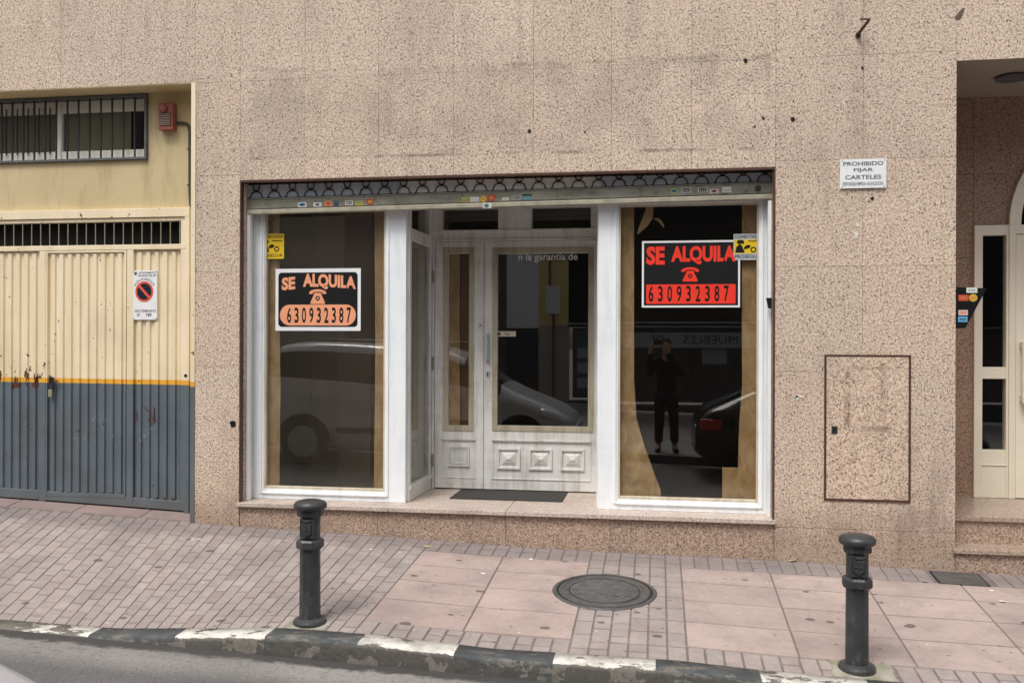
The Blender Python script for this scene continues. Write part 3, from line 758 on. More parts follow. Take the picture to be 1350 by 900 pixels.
# window with bars
mb = MB(); mb.frame(-5.75, -4.262, 3.124, 3.672, .02, GY-.03, GY+.03); gw = mb.build('garage_window', M['mid_steel'], B, bevel=.002)
mb = MB(); mb.frame(-5.73, -4.282, 3.146, 3.65, .012, GY+.035, GY+.07, wb=.075, wt=.10); mb.box(-5.135, -5.085, GY+.03, GY+.068, 3.146, 3.65); mb.build('sash', M['white_alu'], gw, bevel=.002)
mb = MB(); mb.box(-5.71, -5.13, GY+.05, GY+.056, 3.22, 3.56); mb.box(-5.09, -4.29, GY+.05, GY+.056, 3.22, 3.56); mb.build('pane', M['glass'], gw)
mb = MB(); x = -4.375
while x > -5.72: mb.box(x-.006, x+.006, GY-.02, GY-.008, 3.145, 3.651); x -= .104
x = -5.19
while x > -5.72: mb.box(x-.004, x+.004, GY+.02, GY+.028, 3.20, 3.60); x -= .052
mb.build('bars', M['dark_steel'], gw)
mb = MB(); mb.box(-5.76, -4.47, GY+.085, GY+.095, 3.12, 3.68); mb.build('window_blind', M['olive_blind'], B)
mb = MB(); mb.box(-5.76, -4.2, GY+.3, GY+.31, 3.1, 3.7); mb.build('window_backing', M['room_wall'], B)
# gate
mb = MB(); fy0, fy1 = .205, .262
mb.box(-6.9, -3.862, fy0-.01, GY+.02, 2.632, 2.705); mb.box(-3.905, -3.862, fy0-.008, GY+.02, .05, 2.632)       # fixed surround
mb.box(-6.9, -3.905, fy0+.004, fy1, 2.60, 2.628)
mb.box(-6.9, -3.905, fy0, fy1, 2.362, 2.405)
mb.box(-4.432, -4.372, fy0+.002, fy1, .2, 2.362); mb.box(-5.245, -5.185, fy0+.002, fy1, .2, 2.362)
mb.box(-3.945, -3.906, fy0+.002, fy1, .18, 2.60)
def xb(x): return zg(x, -.22)+.012
for a, b in ((-6.9,-5.245),(-5.245,-4.372),(-4.372,-3.906)):
    mb.hexa([(a,fy0+.001,xb(a)),(b,fy0+.001,xb(b)),(b,fy1,xb(b)),(a,fy1,xb(a)),(a,fy0+.001,xb(a)+.078),(b,fy0+.001,xb(b)+.078),(b,fy1,xb(b)+.078),(a,fy1,xb(a)+.078)])
gate = mb.build('garage_door', M['garage_paint'], B, bevel=.003)
def corr(name, x0, x1, z0, z1, yb=.236):
    m_ = MB(); pts = []; x = x0; p = .0775
    while x < x1-.001:
        for dx, y in ((0, yb),(.022, yb),(.028, yb-.016),(.062, yb-.016),(.068, yb)):
            if x+dx <= x1: pts.append((x+dx, y))
        x += p
    pts.append((x1, yb))
    for (xa, ya), (xb_, yb_) in zip(pts, pts[1:]): m_.quad((xa,ya,z0),(xb_,yb_,z0),(xb_,yb_,z1),(xa,ya,z1))
    xa = x0; 
    m_.quad((x0,yb-.0005,z0-.03),(x1,yb-.0005,z0-.03),(x1,yb-.0005,z0),(x0,yb-.0005,z0)); m_.quad((x0,yb-.0005,z1),(x1,yb-.0005,z1),(x1,yb-.0005,z1+.03),(x0,yb-.0005,z1+.03))
    return m_.build(name, M['garage_paint'], gate)
corr('ribbed_panel', -6.9, -5.25, .30, 2.345); corr('ribbed_panel', -4.37, -3.945, .275, 2.345)
corr('wicket_panel', -5.165, -4.448, .305, 2.335, .228)
m_ = MB(); m_.frame(-5.181, -4.436, .265, 2.358, .016, fy0-.002, fy0+.03, wb=.035); m_.build('wicket_frame', M['garage_paint'], gate, bevel=.002)
m_ = MB(); x = -3.96
while x > -6.9: m_.box(x-.0032, x+.0032, fy0+.012, fy0+.02, 2.405, 2.60); x -= .0855
m_.build('vent_bars', M['bar_steel'], gate)
m_ = MB(); m_.box(-6.9, -3.905, .30, .31, .1, 2.7); m_.build('dark_backing', M['black_void'], gate)  # black sheet added for the darkness behind the vent bars
m_ = MB(); a, b = XZ(68, 510, .2)
m_.box(a-.022, a+.022, .19, .2025, b-.02, b+.085); m_.box(a-.016, a+.075, .183, .1895, b+.045, b+.058); m_.lathe([(.012,0),(.014,.01),(.006,.03)], a, .18, b+.07, 10)
m_.box(a-.018, a+.018, .178, .1895, b-.085, b-.02, 1); m_.build('hasp', [M['dark_steel'], M['bar_steel']], gate, bevel=.002)
m_ = MB()
for st_ in (((188,534),(197,543),(202,554),(203,538),(204,555)),((180,543),(180,554)),((195,553),(205,554))):
    m_.tube([(XZ(p_[0], p_[1], .213)[0], .2165, XZ(p_[0], p_[1], .213)[1]) for p_ in st_], .0035, 5)
m_.build('scribble', M['alarm_dark'], gate)
m_ = MB(); a, b = XZ(245, 495, .2); m_.lathe([(.014,0),(.014,.008)], 0, 0, 0, 12); m_.v = [(a+x, .202-z, b+y) for x, y, z in m_.v]; m_.build('keyhole', M['ink_black'], gate)

# meter cupboard -------------------------------------------------------------
mb = MB(); mb.box(1.209, 1.776, -.006, .02, .472, 1.498, 0, (1.0,.98,.96)); mc = mb.build('meter_cupboard_door', M['granite'], B)
mb = MB(); mb.frame(1.193, 1.789, .455, 1.513, .015, -.0085, .01); mb.build('frame', M['brown_trim'], mc)
mb = MB(); mb.box(1.243, 1.285, -.0105, -.0065, .94, .995); mb.box(1.258, 1.27, -.0125, -.0107, .955, .98, 1); mb.build('keyhole', [M['dark_steel'], M['ink_black']], mc, bevel=.001)

# entrance porch -------------------------------------------------------------
PY = 1.08
mb = MB()
def pb(x0, x1, z0, z1):
    zz = [z0]+[z for z in (.95, 1.62, 2.3, 2.98) if z0+.05 < z < z1-.05]+[z1]
    for a, b in zip(zz, zz[1:]):
        v = random.uniform(.95,1.05); mb.box(x0+.0015, x1-.0015, PY, PY+.03, a+.0015, b-.0015, 0, (v,v,v))
cx, rr_ = 3.70, .895
pb(2.095, 2.548, .2, 3.606); pb(4.85, 5.25, .2, 3.606)
pb(2.548, 2.805, 2.562, 3.606); pb(4.595, 4.85, 2.562, 3.606)
K = 20
for i in range(K):
    a0, a1 = math.pi-math.pi*i/K, math.pi-math.pi*(i+1)/K
    xA, zA, xB, zB = cx+rr_*math.cos(a0), 2.562+rr_*math.sin(a0), cx+rr_*math.cos(a1), 2.562+rr_*math.sin(a1)
    mb.quad((xA,PY,zA),(xB,PY,zB),(xB,PY,3.606),(xA,PY,3.606), 0, (1,1,1))
mb.box(2.0925, 2.0945, .242, PY, -.2, 3.606, 0, (1,1,1)); mb.box(5.2505, 5.2525, .242, PY, -.2, 3.606, 0, (1,1,1))
mb.box(2.095, 5.25, PY+.03, PY+.2, 3.45, 3.606, 0, (1,1,1))
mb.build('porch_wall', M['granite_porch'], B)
mb = MB(); mb.box(2.095, 5.25, .001, PY+.03, 3.607, 3.63); pc_ = mb.build('porch_ceiling', M['porch_ceiling'], B)
m_ = MB(); m_.lathe([(.115,0),(.115,.012),(.085,.022),(.08,.008)], 2.62, .46, 3.584, 24); m_.build('downlight', M['mid_steel'], pc_, smooth=False)
mb = MB()
mb.box(2.0935, 5.249, .17, PY+.1, .305, .34, 0, (1,1,1)); mb.box(2.075, 5.249, -.03, .20, .108, .14, 0, (1,1,1))
mb.build('entrance_step', M['granite_step'], B, bevel=.004)
mb = MB(); mb.box(2.0935, 5.249, .19, .24, -.5, .304, 0, (1,1,1)); mb.box(2.0935, 5.249, -.005, .05, -.6, .107, 0, (.98,.98,.98)); mb.build('step_riser', M['granite_plinth'], B)
mb = MB(); mb.box(2.0925, 2.101, .02, .03, .50, 1.18); mb.build('corner_trim', M['bar_steel'], B)
# white aluminium door with arched fanlight
mb = MB(); y0, y1 = PY-.03, PY+.05
def side(xa, xb_, flip=False):
    inner = (xa+.064, xb_-.018)
    mb.box(xa, inner[0], y0, y1, .342, 2.56); mb.box(inner[1], xb_, y0, y1, .342, 2.56)
    for (a, b) in ((.342,.73),(1.31,1.405),(2.478,2.56)): mb.box(inner[0], inner[1], y0+.002, y1, a, b)
    mb.box(inner[0]-.01, inner[1]+.01, y0-.006, y0-.0005, .605, .613)
side(2.548, 2.81); side(4.59, 4.852)
mb.box(2.8105, 2.86, y0-.01, y1, .342, 2.56); mb.box(4.54, 4.5895, y0-.01, y1, .342, 2.56); mb.box(2.86, 4.54, y0-.008, y1, 2.485, 2.56)
arc = []
for i in range(33):
    a = math.pi-math.pi*i/32; arc.append((math.cos(a), math.sin(a)))
for (c0, s0), (c1, s1) in zip(arc, arc[1:]):
    ro, ri = .89, .80
    mb.hexa([(cx+ro*c0,y0-.01,2.561+ro*s0),(cx+ri*c0,y0-.01,2.561+ri*s0),(cx+ri*c0,y1,2.561+ri*s0),(cx+ro*c0,y1,2.561+ro*s0),(cx+ro*c1,y0-.01,2.561+ro*s1),(cx+ri*c1,y0-.01,2.561+ri*s1),(cx+ri*c1,y1,2.561+ri*s1),(cx+ro*c1,y1,2.561+ro*s1)])
# two leaves
for xa, xb_ in ((2.866, 3.696),(3.704, 4.534)):
    mb.box(xa, xa+.075, y0+.004, y1, .346, 2.48); mb.box(xb_-.075, xb_, y0+.004, y1, .346, 2.48)
    for (a, b) in ((.346,.73),(1.31,1.405),(2.41,2.48)): mb.box(xa+.075, xb_-.075, y0+.006, y1, a, b)
ed = mb.build('entrance_door', M['cream_alu'], B, bevel=.003)
mb = MB()
for xa, xb_ in ((2.612,2.792),(4.608,4.788),(2.941,3.621),(3.779,4.459)):
    for a, b in ((.73,1.31),(1.405,2.478)): mb.box(xa, xb_, PY+.01, PY+.016, a, b if b < 2 or xa < 2.9 or xa > 4.5 else 2.41)
pts = [(cx+.80*c, 2.561+.80*s) for c, s in reversed(arc)]
mb.prism(pts, PY+.01, PY+.016); mb.build('pane', M['glass'], ed)
m_ = MB(); hx2 = 2.91
m_.box(hx2-.022, hx2+.022, y0-.075, y0-.055, 1.12, 1.62); m_.box(hx2-.018, hx2+.018, y0-.055, y0+.003, 1.13, 1.18); m_.box(hx2-.018, hx2+.018, y0-.055, y0+.003, 1.56, 1.61); m_.build('handle', M['white_alu'], ed, bevel=.004)
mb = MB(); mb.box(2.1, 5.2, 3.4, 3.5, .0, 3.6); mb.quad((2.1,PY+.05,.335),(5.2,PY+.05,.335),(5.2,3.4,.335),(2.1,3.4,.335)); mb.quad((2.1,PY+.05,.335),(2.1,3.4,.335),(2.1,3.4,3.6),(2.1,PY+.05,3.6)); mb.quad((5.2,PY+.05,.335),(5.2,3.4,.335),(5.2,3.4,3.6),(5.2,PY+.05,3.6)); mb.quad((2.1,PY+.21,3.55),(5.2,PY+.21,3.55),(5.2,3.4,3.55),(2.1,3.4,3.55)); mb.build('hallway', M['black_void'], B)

# marks and leftovers on the granite -----------------------------------------
def blob(name, px, py, w_, h_, mat, par=B, depth=.004, Y=0.0, k=9, jit=.35):
    a, b = XZ(px, py, Y); m_ = MB()
    P = []
    for i in range(k):
        t = 2*math.pi*i/k; r_ = 1+random.uniform(-jit, jit)
        P.append((a+w_/2*r_*math.cos(t), b+h_/2*r_*math.sin(t)))
    m_.prism(P, Y-depth, Y-.0004); return m_.build(name, M[mat], par)
for px, py, s_ in ((983,80,.032),(1045,158,.034),(1006,156,.02),(698,173,.03),(1046,133,.012),(995,167,.012),(1137,90,.018),(1150,262,.02),(307,558,.045),(771,174,.014)):
    blob('anchor_hole', px, py, s_, s_*1.1, 'ink_black')
m_ = MB(); a, b = XZ(1131, 47, 0); c_, d_ = XZ(1143, 31, 0)
m_.tube([(a, -.002, b),(a, -.05, b+.005),(c_, -.09, d_)], [.012,.012,.009], 8); m_.tube([(c_, -.09, d_),(c_-.06, -.06, d_+.012)], .006, 6)
m_.lathe([(.02,0),(.02,.012)], 0, 0, 0, 8); n0 = len(m_.v)-16
m_.v[n0:] = [(a+x, -.001-z, b+y) for x, y, z in m_.v[n0:]]
m_.build('rusty_anchor', M['rust'], B)
m_ = MB(); a, b = XZ(1266, 20, 0)
m_.prism([(a-.035,b-.03),(a-.01,b-.035),(a+.012,b-.01),(a+.03,b+.045),(a+.022,b+.05),(a-.01,b+.022),(a-.022,b+.005),(a-.033,b-.012)], -.003, -.0004); m_.build('stone_chip', M['chip_dark'], B)
blob('plaster_smear', 1053, 522, .06, .025, 'smear', jit=.5); blob('plaster_smear', 1129, 308, .03, .05, 'smear', jit=.5); blob('plaster_smear', 1131, 297, .022, .03, 'smear', jit=.5)
blob('plaster_smear', 1051, 524, .02, .04, 'st_white', jit=.5)

# ------------------------------------------------------------------ things fixed to / stuck on the building
# siren
a0, b1 = XZ(214, 139, .16); 
S = thing('alarm_siren', 'faded red alarm siren box on the cream wall beside the barred window', 'alarm', (-4.06, .24, 3.35))
mb = MB(); mb.box(-4.128, -3.998, .165, .2395, 3.352, 3.575); mb.build('body', M['alarm_red'], S, bevel=.006)
mb = MB(); mb.lathe([(.034,0),(.034,.012),(.028,.026),(.014,.036),(.003,.038)], 0, 0, 0, 18); mb.v = [(-4.078+x, .1645-z, 3.527+y) for x, y, z in mb.v]; mb.build('lamp', M['alarm_red'], S, smooth=True)
mb = MB()
for i in range(7): mb.box(-4.112, -4.018, .158, .1648, 3.392+i*.0145, 3.398+i*.0145)
mb.build('speaker_grille', M['bar_steel'], S)
mb = MB(); mb.box(-4.115, -4.012, .1625, .1647, 3.382, 3.494); mb.build('grille_recess', M['alarm_dark'], S)
mb = MB(); P = [(-3.998,.225,3.42),(-3.95,.225,3.42),(-3.905,.225,3.412),(-3.885,.225,3.385),(-3.878,.225,3.34),(-3.876,.225,3.1),(-3.875,.225,2.85),(-3.868,.228,2.73),(-3.862,.232,2.71)]
mb.tube(P, .0125, 8); mb.box(-3.895, -3.856, .215, .2398, 3.19, 3.203); mb.box(-3.895, -3.856, .215, .2398, 2.89, 2.903)
mb.build('cable_conduit', M['conduit'], S, smooth=False)

# no parking plate on the gate
NP = thing('no_parking_plate', 'white no parking plate with red ringed symbol on the ribbed garage gate', 'sign', (-4.265, .2, 1.775))
x0, x1, z0, z1, Y = -4.375, -4.155, 1.772, 2.186, .2075
mb = MB(); mb.box(x0, x1, Y, Y+.004, z0, z1); mb.build('plate', M['sign_white'], NP, bevel=.001)
cx_, cz_, r_ = -4.272, 2.008, .082
mb = MB(); ring = [(math.cos(2*math.pi*i/40), math.sin(2*math.pi*i/40)) for i in range(40)]
for i in range(40):
    (c0,s0),(c1,s1) = ring[i], ring[(i+1)%40]
    mb.quad((cx_+r_*c0,Y-.0015,cz_+r_*s0*1.06),(cx_+r_*c1,Y-.0015,cz_+r_*s1*1.06),(cx_+r_*.8*c1,Y-.0015,cz_+r_*.8*s1*1.06),(cx_+r_*.8*c0,Y-.0015,cz_+r_*.8*s0*1.06))
d1 = .64*r_; e_ = .011
mb.quad((cx_-d1-e_*.7,Y-.002,cz_+d1*1.06-e_*.7),(cx_+d1-e_*.7,Y-.002,cz_-d1*1.06-e_*.7),(cx_+d1+e_*.7,Y-.002,cz_-d1*1.06+e_*.7),(cx_-d1+e_*.7,Y-.002,cz_+d1*1.06+e_*.7))
mb.build('red_ring', M['ring_red'], NP)
mb = MB(); mb.prism([(cx_+.8*r_*c, cz_+.8*r_*s*1.06) for c, s in ring], Y-.001, Y-.0003); mb.build('symbol_disc', M['ink_navy'], NP)
mb = MB()
put_text(mb, 'AYUNTAMIENTO', -4.322, -4.171, 2.157, 2.175, Y-.0006, .018); put_text(mb, 'ARGANDA DEL REY', -4.33, -4.161, 2.134, 2.152, Y-.0006, .018)
put_text(mb, 'VADO PERMANENTE', -4.362, -4.168, 1.834, 1.857, Y-.0006, .012); put_text(mb, 'Nº', -4.336, -4.31, 1.798, 1.825, Y-.0006, .02); put_text(mb, '789', -4.258, -4.206, 1.798, 1.826, Y-.0006, .025)
mb.prism([(-4.364,2.156),(-4.352,2.142),(-4.34,2.156),(-4.34,2.172),(-4.364,2.172)], Y-.0008, Y-.0003)
def arcw(u, w): # text along an arc above the ring
    t = R(152)-R(124)*u; rr = r_*1.10+w*.019
    return (cx_+rr*math.cos(t)-x0)/(x1-x0), (cz_+rr*1.05*math.sin(t)-z0)/(z1-z0)
put_text(mb, 'SALIDA DE VEHICULOS', x0, x1, z0, z1, Y-.0006, .015, warp=arcw)
mb.build('lettering', M['ink_grey'], NP)
for xx, zz in ((x0+.006,z0+.01),(x1-.006,z0+.01),(x0+.006,z1-.01),(x1-.006,z1-.01)): mb = MB(); mb.box(xx-.004, xx+.004, Y-.002, Y-.0003, zz-.004, zz+.004); mb.build('rivet', M['mid_steel'], NP)

# bill posting plaque
PL = thing('bill_posting_plaque', 'white wall plaque forbidding bill posting on the granite beside the entrance', 'sign', (1.456, 0, 2.715))
mb = MB(); mb.box(1.296, 1.616, -.014, -.004, 2.713, 2.924); mb.build('plate', M['sign_white'], PL, bevel=.002)
mb = MB(); Y = -.0146
put_text(mb, 'PROHIBIDO', 1.318, 1.595, 2.875, 2.905, Y, .02); put_text(mb, 'FIJAR', 1.39, 1.525, 2.826, 2.857, Y, .02); put_text(mb, 'CARTELES', 1.332, 1.58, 2.777, 2.808, Y, .02)
put_text(mb, 'RESPONSABLE EMPRESA ANUNCIADORA', 1.316, 1.594, 2.732, 2.758, Y, .012); mb.build('lettering', M['ink_grey'], PL)
for xx in (1.31, 1.602):
    for zz in (2.726, 2.911): mb = MB(); mb.box(xx-.003, xx+.003, -.0165, -.0142, zz-.003, zz+.003); mb.build('screw', M['dark_steel'], PL)

# telephone symbol
def phone(mb, cx, cz, w, y, m=0, hole=1):
    P = lambda L: [(cx+u*w, cz+v*w) for u, v in L]
    mb.prism(P([(-.5,.16),(-.5,.26),(-.38,.36),(-.15,.42),(.15,.42),(.38,.36),(.5,.26),(.5,.16),(.3,.16),(.28,.24),(.15,.28),(-.15,.28),(-.28,.24),(-.3,.16)]), y-.0009, y-.0003, m)
    mb.prism(P([(-.42,-.40),(.42,-.40),(.42,-.30),(.22,.12),(.20,.22),(-.20,.22),(-.22,.12),(-.42,-.30)]), y-.0008, y-.0003, m)
    mb.prism([(cx+.13*w*math.cos(2*math.pi*i/18), cz-.08*w+.13*w*math.sin(2*math.pi*i/18)) for i in range(18)], y-.0014, y-.001, hole)
    mb.prism([(cx+.06*w*math.cos(2*math.pi*i/14), cz-.08*w+.06*w*math.sin(2*math.pi*i/14)) for i in range(14)], y-.0019, y-.0015, m)
def rrect(x0, x1, z0, z1, r, k=6):
    P = []
    for (cx, cz, a0) in ((x1-r,z0+r,-90),(x1-r,z1-r,0),(x0+r,z1-r,90),(x0+r,z0+r,180)):
        for i in range(k+1):
            t = R(a0+90*i/k); P.append((cx+r*math.cos(t), cz+r*math.sin(t)))
    return P
# left poster: peach on black, stuck on the glass
Y = .2318
x0, z1 = XZ(363.5, 354.5, Y); x1, z0 = XZ(475.5, 436, Y)
PO = thing('rental_poster', 'black rental poster with peach lettering and white border behind the left shop window', 'poster', ((x0+x1)/2, Y, z0))
W, H = x1-x0, z1-z0
mb = MB(); mb.box(x0, x1, Y-.003, Y-.0003, z0, z1); mb.build('board', M['sign_white'], PO)
mb = MB(); mb.prism(rrect(x0+.035*W, x1-.035*W, z0+.062*H, z1-.062*H, .03), Y-.004, Y-.0033); mb.build('black_field', M['ink_black'], PO)
mb = MB(); yl = Y-.0045
def arch(u, w): return u, w*(1-.16*(2*abs(u-.5))**2)+.0 - (0.22*(2*abs(u-.5))**2 if True else 0)*(1-w*.35)
put_text(mb, 'SE', x0+.075*W, x0+.235*W, z0+.66*H, z0+.865*H, yl, .048, warp=lambda u, w: (u, w*1.02-.06+.10*u))
put_text(mb, 'ALQUILA', x0+.325*W, x0+.945*W, z0+.66*H, z0+.91*H, yl, .048, warp=lambda u, w: (u, w*(1-.10*u*u) - .16*u**2.2*(1-.2*w)+.04))
mb.build('lettering', M['peach'], PO)
mb = MB(); phone(mb, x0+.5*W, z0+.545*H, .2*W, yl); mb.build('telephone_symbol', [M['peach'], M['ink_black']], PO)
mb = MB(); mb.prism(rrect(x0+.055*W, x1-.055*W, z0+.085*H, z0+.42*H, .165*H, 10), yl-.0006, yl); mb.build('number_band', M['peach'], PO)
mb = MB()
for i, ch in enumerate('630932387'):
    xx = x0+(.14+.0875*i)*W; put_text(mb, ch, xx, xx+.05*W, z0+.125*H, z0+.375*H, yl-.0014, .02)
mb.build('number_digits', M['ink_black'], PO)
# right poster: red on black
x0, z1 = XZ(846.5, 318, Y); x1, z0 = XZ(975.5, 405, Y)
PO = thing('rental_poster', 'black rental poster with bright red lettering on the right shop window', 'poster', ((x0+x1)/2, Y, z0))
W, H = x1-x0, z1-z0
mb = MB(); mb.box(x0, x1, Y-.003, Y-.0003, z0, z1); mb.build('board', M['sign_white'], PO)
mb = MB(); mb.box(x0+.02*W, x1-.02*W, Y-.004, Y-.0033, z0+.03*H, z1-.03*H); mb.build('black_field', M['ink_black'], PO)
mb = MB()
put_text(mb, 'SE', x0+.045*W, x0+.235*W, z0+.64*H, z0+.92*H, yl, .045); put_text(mb, 'ALQUILA', x0+.30*W, x0+.955*W, z0+.64*H, z0+.92*H, yl, .045)
mb.build('lettering', M['sign_red'], PO)
mb = MB(); phone(mb, x0+.495*W, z0+.49*H, .18*W, yl); mb.build('telephone_symbol', [M['sign_red'], M['ink_black']], PO)
mb = MB(); mb.box(x0+.045*W, x1-.045*W, yl-.0006, yl, z0+.055*H, z0+.345*H); mb.build('number_band', M['sign_red'], PO)
mb = MB()
for i, ch in enumerate('630932387'):
    xx = x0+(.07+.096*i)*W; put_text(mb, ch, xx, xx+.05*W, z0+.085*H, z0+.325*H, yl-.0014, .02)
mb.build('number_digits', M['ink_black'], PO)
# security stickers
def sec(px0, px1, py0, py1, label, border, full=True):
    Y = .2285
    x0, z1 = XZ(px0, py0, Y); x1, z0 = XZ(px1, py1, Y); W, H = x1-x0, z1-z0
    S_ = thing('security_sticker', label, 'sticker', ((x0+x1)/2, Y, z0))
    m_ = MB(); m_.box(x0, x1, Y-.001, Y-.0002, z0, z1); m_.build('backing', M[border], S_)
    m_ = MB(); m_.box(x0+.03*W, x1-.03*W, Y-.0018, Y-.0012, z0+.25*H, z0+.78*H); m_.build('yellow_field', M['sign_yellow'], S_)
    m_ = MB(); yy = Y-.0022
    q = lambda L: [(x0+u*W, z0+v*H) for u, v in L]
    m_.prism(q([(.06,.28),(.40,.28),(.34,.44),(.30,.55),(.22,.62),(.10,.50)]), yy-.0003, yy); m_.prism(q([(.12,.62),(.38,.62),(.36,.74),(.30,.77),(.14,.76)]), yy-.0003, yy)
    m_.prism(q([(.36,.40),(.58,.46),(.60,.56),(.48,.58),(.38,.50)]), yy-.0006, yy-.0004)
    kx, kz = x0+.70*W, z0+.39*H
    for i in range(16):
        c0, s0, c1, s1 = math.cos(i*math.pi/8), math.sin(i*math.pi/8), math.cos((i+1)*math.pi/8), math.sin((i+1)*math.pi/8)
        ra, rb = .105*W, .06*W
        m_.quad((kx+ra*c0,yy-.0003,kz+ra*s0),(kx+ra*c1,yy-.0003,kz+ra*s1),(kx+rb*c1,yy-.0003,kz+rb*s1),(kx+rb*c0,yy-.0003,kz+rb*s0))
    m_.box(x0+.52*W, x0+.92*W, yy-.0003, yy, z0+.70*H, z0+.735*H); m_.build('emblem', M['ink_black'], S_)
    m_ = MB(); put_text(m_, 'CONECTADA', x0+.04*W, x1-.04*W, z0+.83*H, z0+.95*H, Y-.0014, .02); put_text(m_, 'PROSEGUR', x0+.05*W, x1-.05*W, z0+.07*H, z0+.20*H, Y-.0014, .02)
    m_.build('lettering', M['ink_navy'], S_)
sec(342.5, 374.5, 308.5, 341, 'yellow alarm company sticker at the edge of the left shop window', 'sign_yellow')
sec(967, 1004.5, 308.5, 342.5, 'silver and yellow alarm company sticker overlapping the red lettered poster', 'silver_foil')
# pull label and vinyl lettering on the door glass
x0, z1 = XZ(653, 436.5, .965); x1, z0 = XZ(680, 443.5, .965)
DL = thing('door_label', 'small cream pull label stuck on the shop door glass', 'label', ((x0+x1)/2, .965, z0))
mb = MB(); mb.box(x0, x1, .9655, .9675, z0, z1); mb.build('backing', M['label_cream'], DL)
mb = MB(); put_text(mb, 'Tirar', x0+.45*(x1-x0), x0+.72*(x1-x0), z0+.012, z1-.012, .9652, .02); mb.box(x0+.02, x0+.045, .965, .9653, z0+.012, z1-.012); mb.build('lettering', M['ink_black'], DL)
x0, z1 = XZ(683.5, 334, .965); x1, z0 = XZ(761.5, 345.5, .965)
mb = MB(); put_text(mb, 'n la garantía de', x0, x1, z0, z1, .9665, .012)
tag(mb.build('vinyl_lettering', M['sign_white'], None, loc=((x0+x1)/2, .9665, z0)), 'pale leftover lettering across the top of the shop door glass', 'lettering')
# leaflet tray in the porch
TR = thing('leaflet_tray', 'black wedge shaped leaflet tray covered in stickers inside the porch', 'leaflet tray', (2.096, .05, 1.75))
ty = .02
P = [XZ(1262, 432.5, ty), XZ(1273, 432.5, ty), XZ(1301, 380, ty), XZ(1262, 378, ty)]
P[0] = (2.0965, P[0][1]); P[3] = (2.0965, P[3][1])
mb = MB(); mb.prism(P, ty, ty+.02); mb.prism(P, ty+.28, ty+.3); mb.hexa([(P[1][0]-.012,ty+.0205,P[1][1]),(P[1][0],ty+.0205,P[1][1]),(P[1][0],ty+.2795,P[1][1]),(P[1][0]-.012,ty+.2795,P[1][1]),(P[2][0]-.012,ty+.0205,P[2][1]),(P[2][0],ty+.0205,P[2][1]),(P[2][0],ty+.2795,P[2][1]),(P[2][0]-.012,ty+.2795,P[2][1])]); mb.box(2.0965, P[1][0]-.013, ty+.0205, ty+.2795, P[0][1], P[0][1]+.01)
mb.build('body', M['tray_black'], TR, bevel=.003)
for (a, b, c_, d_, m1, m2, el_) in ((1274,1288.5,379,386,'st_white','st_teal',0),(1263.5,1277,388.5,396.5,'st_red','st_orange',0),(1277.5,1288.5,387.5,397.5,'st_yellow','st_orange',1),(1263.5,1276,408.5,415.5,'st_pink','ring_red',0),(1263,1275.5,417,424.5,'light_blue','st_dark',0)):
    x0, z1 = XZ(a, c_, ty); x1, z0 = XZ(b, d_, ty); s_ = MB()
    s_.prism(ell(x0,x1,z0,z1,20) if el_ else [(x0,z0),(x1,z0),(x1,z1),(x0,z1)], ty-.001, ty-.0003, 0)
    for q in range(3):
        xa = x0+(x1-x0)*(.2+.22*q); s_.box(xa, xa+(x1-x0)*.13, ty-.0018, ty-.0012, z0+(z1-z0)*.35, z0+(z1-z0)*.65, 1)
    s_.build('sticker', [M[m1], M[m2]], TR)
# doormat
def floor_pt(px, py, z):
    u, v = px-675, 450-py; u, v = u-v*.0035, v+u*.0035
    c_, s_ = math.cos(TH), math.sin(TH); dx, dy, dz = u/1220*c_-s_, u/1220*s_+c_, v/1220
    t = (z-1.6)/dz; return dx*t, -7+dy*t
mq = [floor_pt(593, 655.5, .31), floor_pt(741, 661, .31), floor_pt(745, 648, .31), floor_pt(611, 644.5, .31)]
mx0 = mq[0][0]; mx1 = mq[1][0]; my0 = (mq[0][1]+mq[1][1])/2; my1 = (mq[2][1]+mq[3][1])/2
mb = MB(); mb.box(mx0, mx1, my0, my1, .3025, .309)
tag(mb.build('doormat', M['doormat'], None, loc=((mx0+mx1)/2, (my0+my1)/2, .3025), bevel=.002), 'dark grey doormat on the granite sill before the shop door', 'doormat')

# kraft paper taped inside the glass -------------------------------------------
def sheet(name, rows, y, label, cat='paper', mat='kraft_paper', cols=8, amp=.007, grp=None, sub=16):
    m_ = MB(); R_ = []
    for (a, b) in zip(rows, rows[1:]):
        for i in range(sub):
            t = i/sub; R_.append(tuple(a[q]+(b[q]-a[q])*t for q in range(3)))
    R_.append(rows[-1])
    for s in (0, 1):
        for (z, xa, xb_) in R_:
            for c in range(cols+1):
                X = xa+(xb_-xa)*c/cols
                r1 = 1-abs(mnoise.noise(Vector((X*7+z*1.5, 3, z*2.6))))*2; r2 = 1-abs(mnoise.noise(Vector((X*13-z*4, 9, z*6))))*2
                yy = y+amp*1.0*r1+amp*.7*r2+amp*.4*mnoise.noise(Vector((X*31, 9, z*23)))+s*.0012
                m_.v.append((X, yy, z))
    k = cols+1; N = len(R_)*k
    for s in (0, 1):
        for i in range(len(R_)-1):
            for c in range(cols):
                a = s*N+i*k+c; m_.face((a, a+1, a+k+1, a+k) if s == 0 else (a+k, a+k+1, a+1, a))
    o = m_.build(name, M[mat], None, loc=((rows[0][1]+rows[0][2])/2, y, rows[0][0]), smooth=True)
    return tag(o, label, cat, grp)
py_ = .262
wx = lambda px, y: XZ(px, y, py_)[0]
sheet('paper_strip', [(.37,-3.21,-3.095),(1.2,-3.21,-3.088),(2.0,-3.21,-3.10),(2.75,-3.21,-3.10)], py_, 'creased brown paper strip down the left edge of the left shop window')
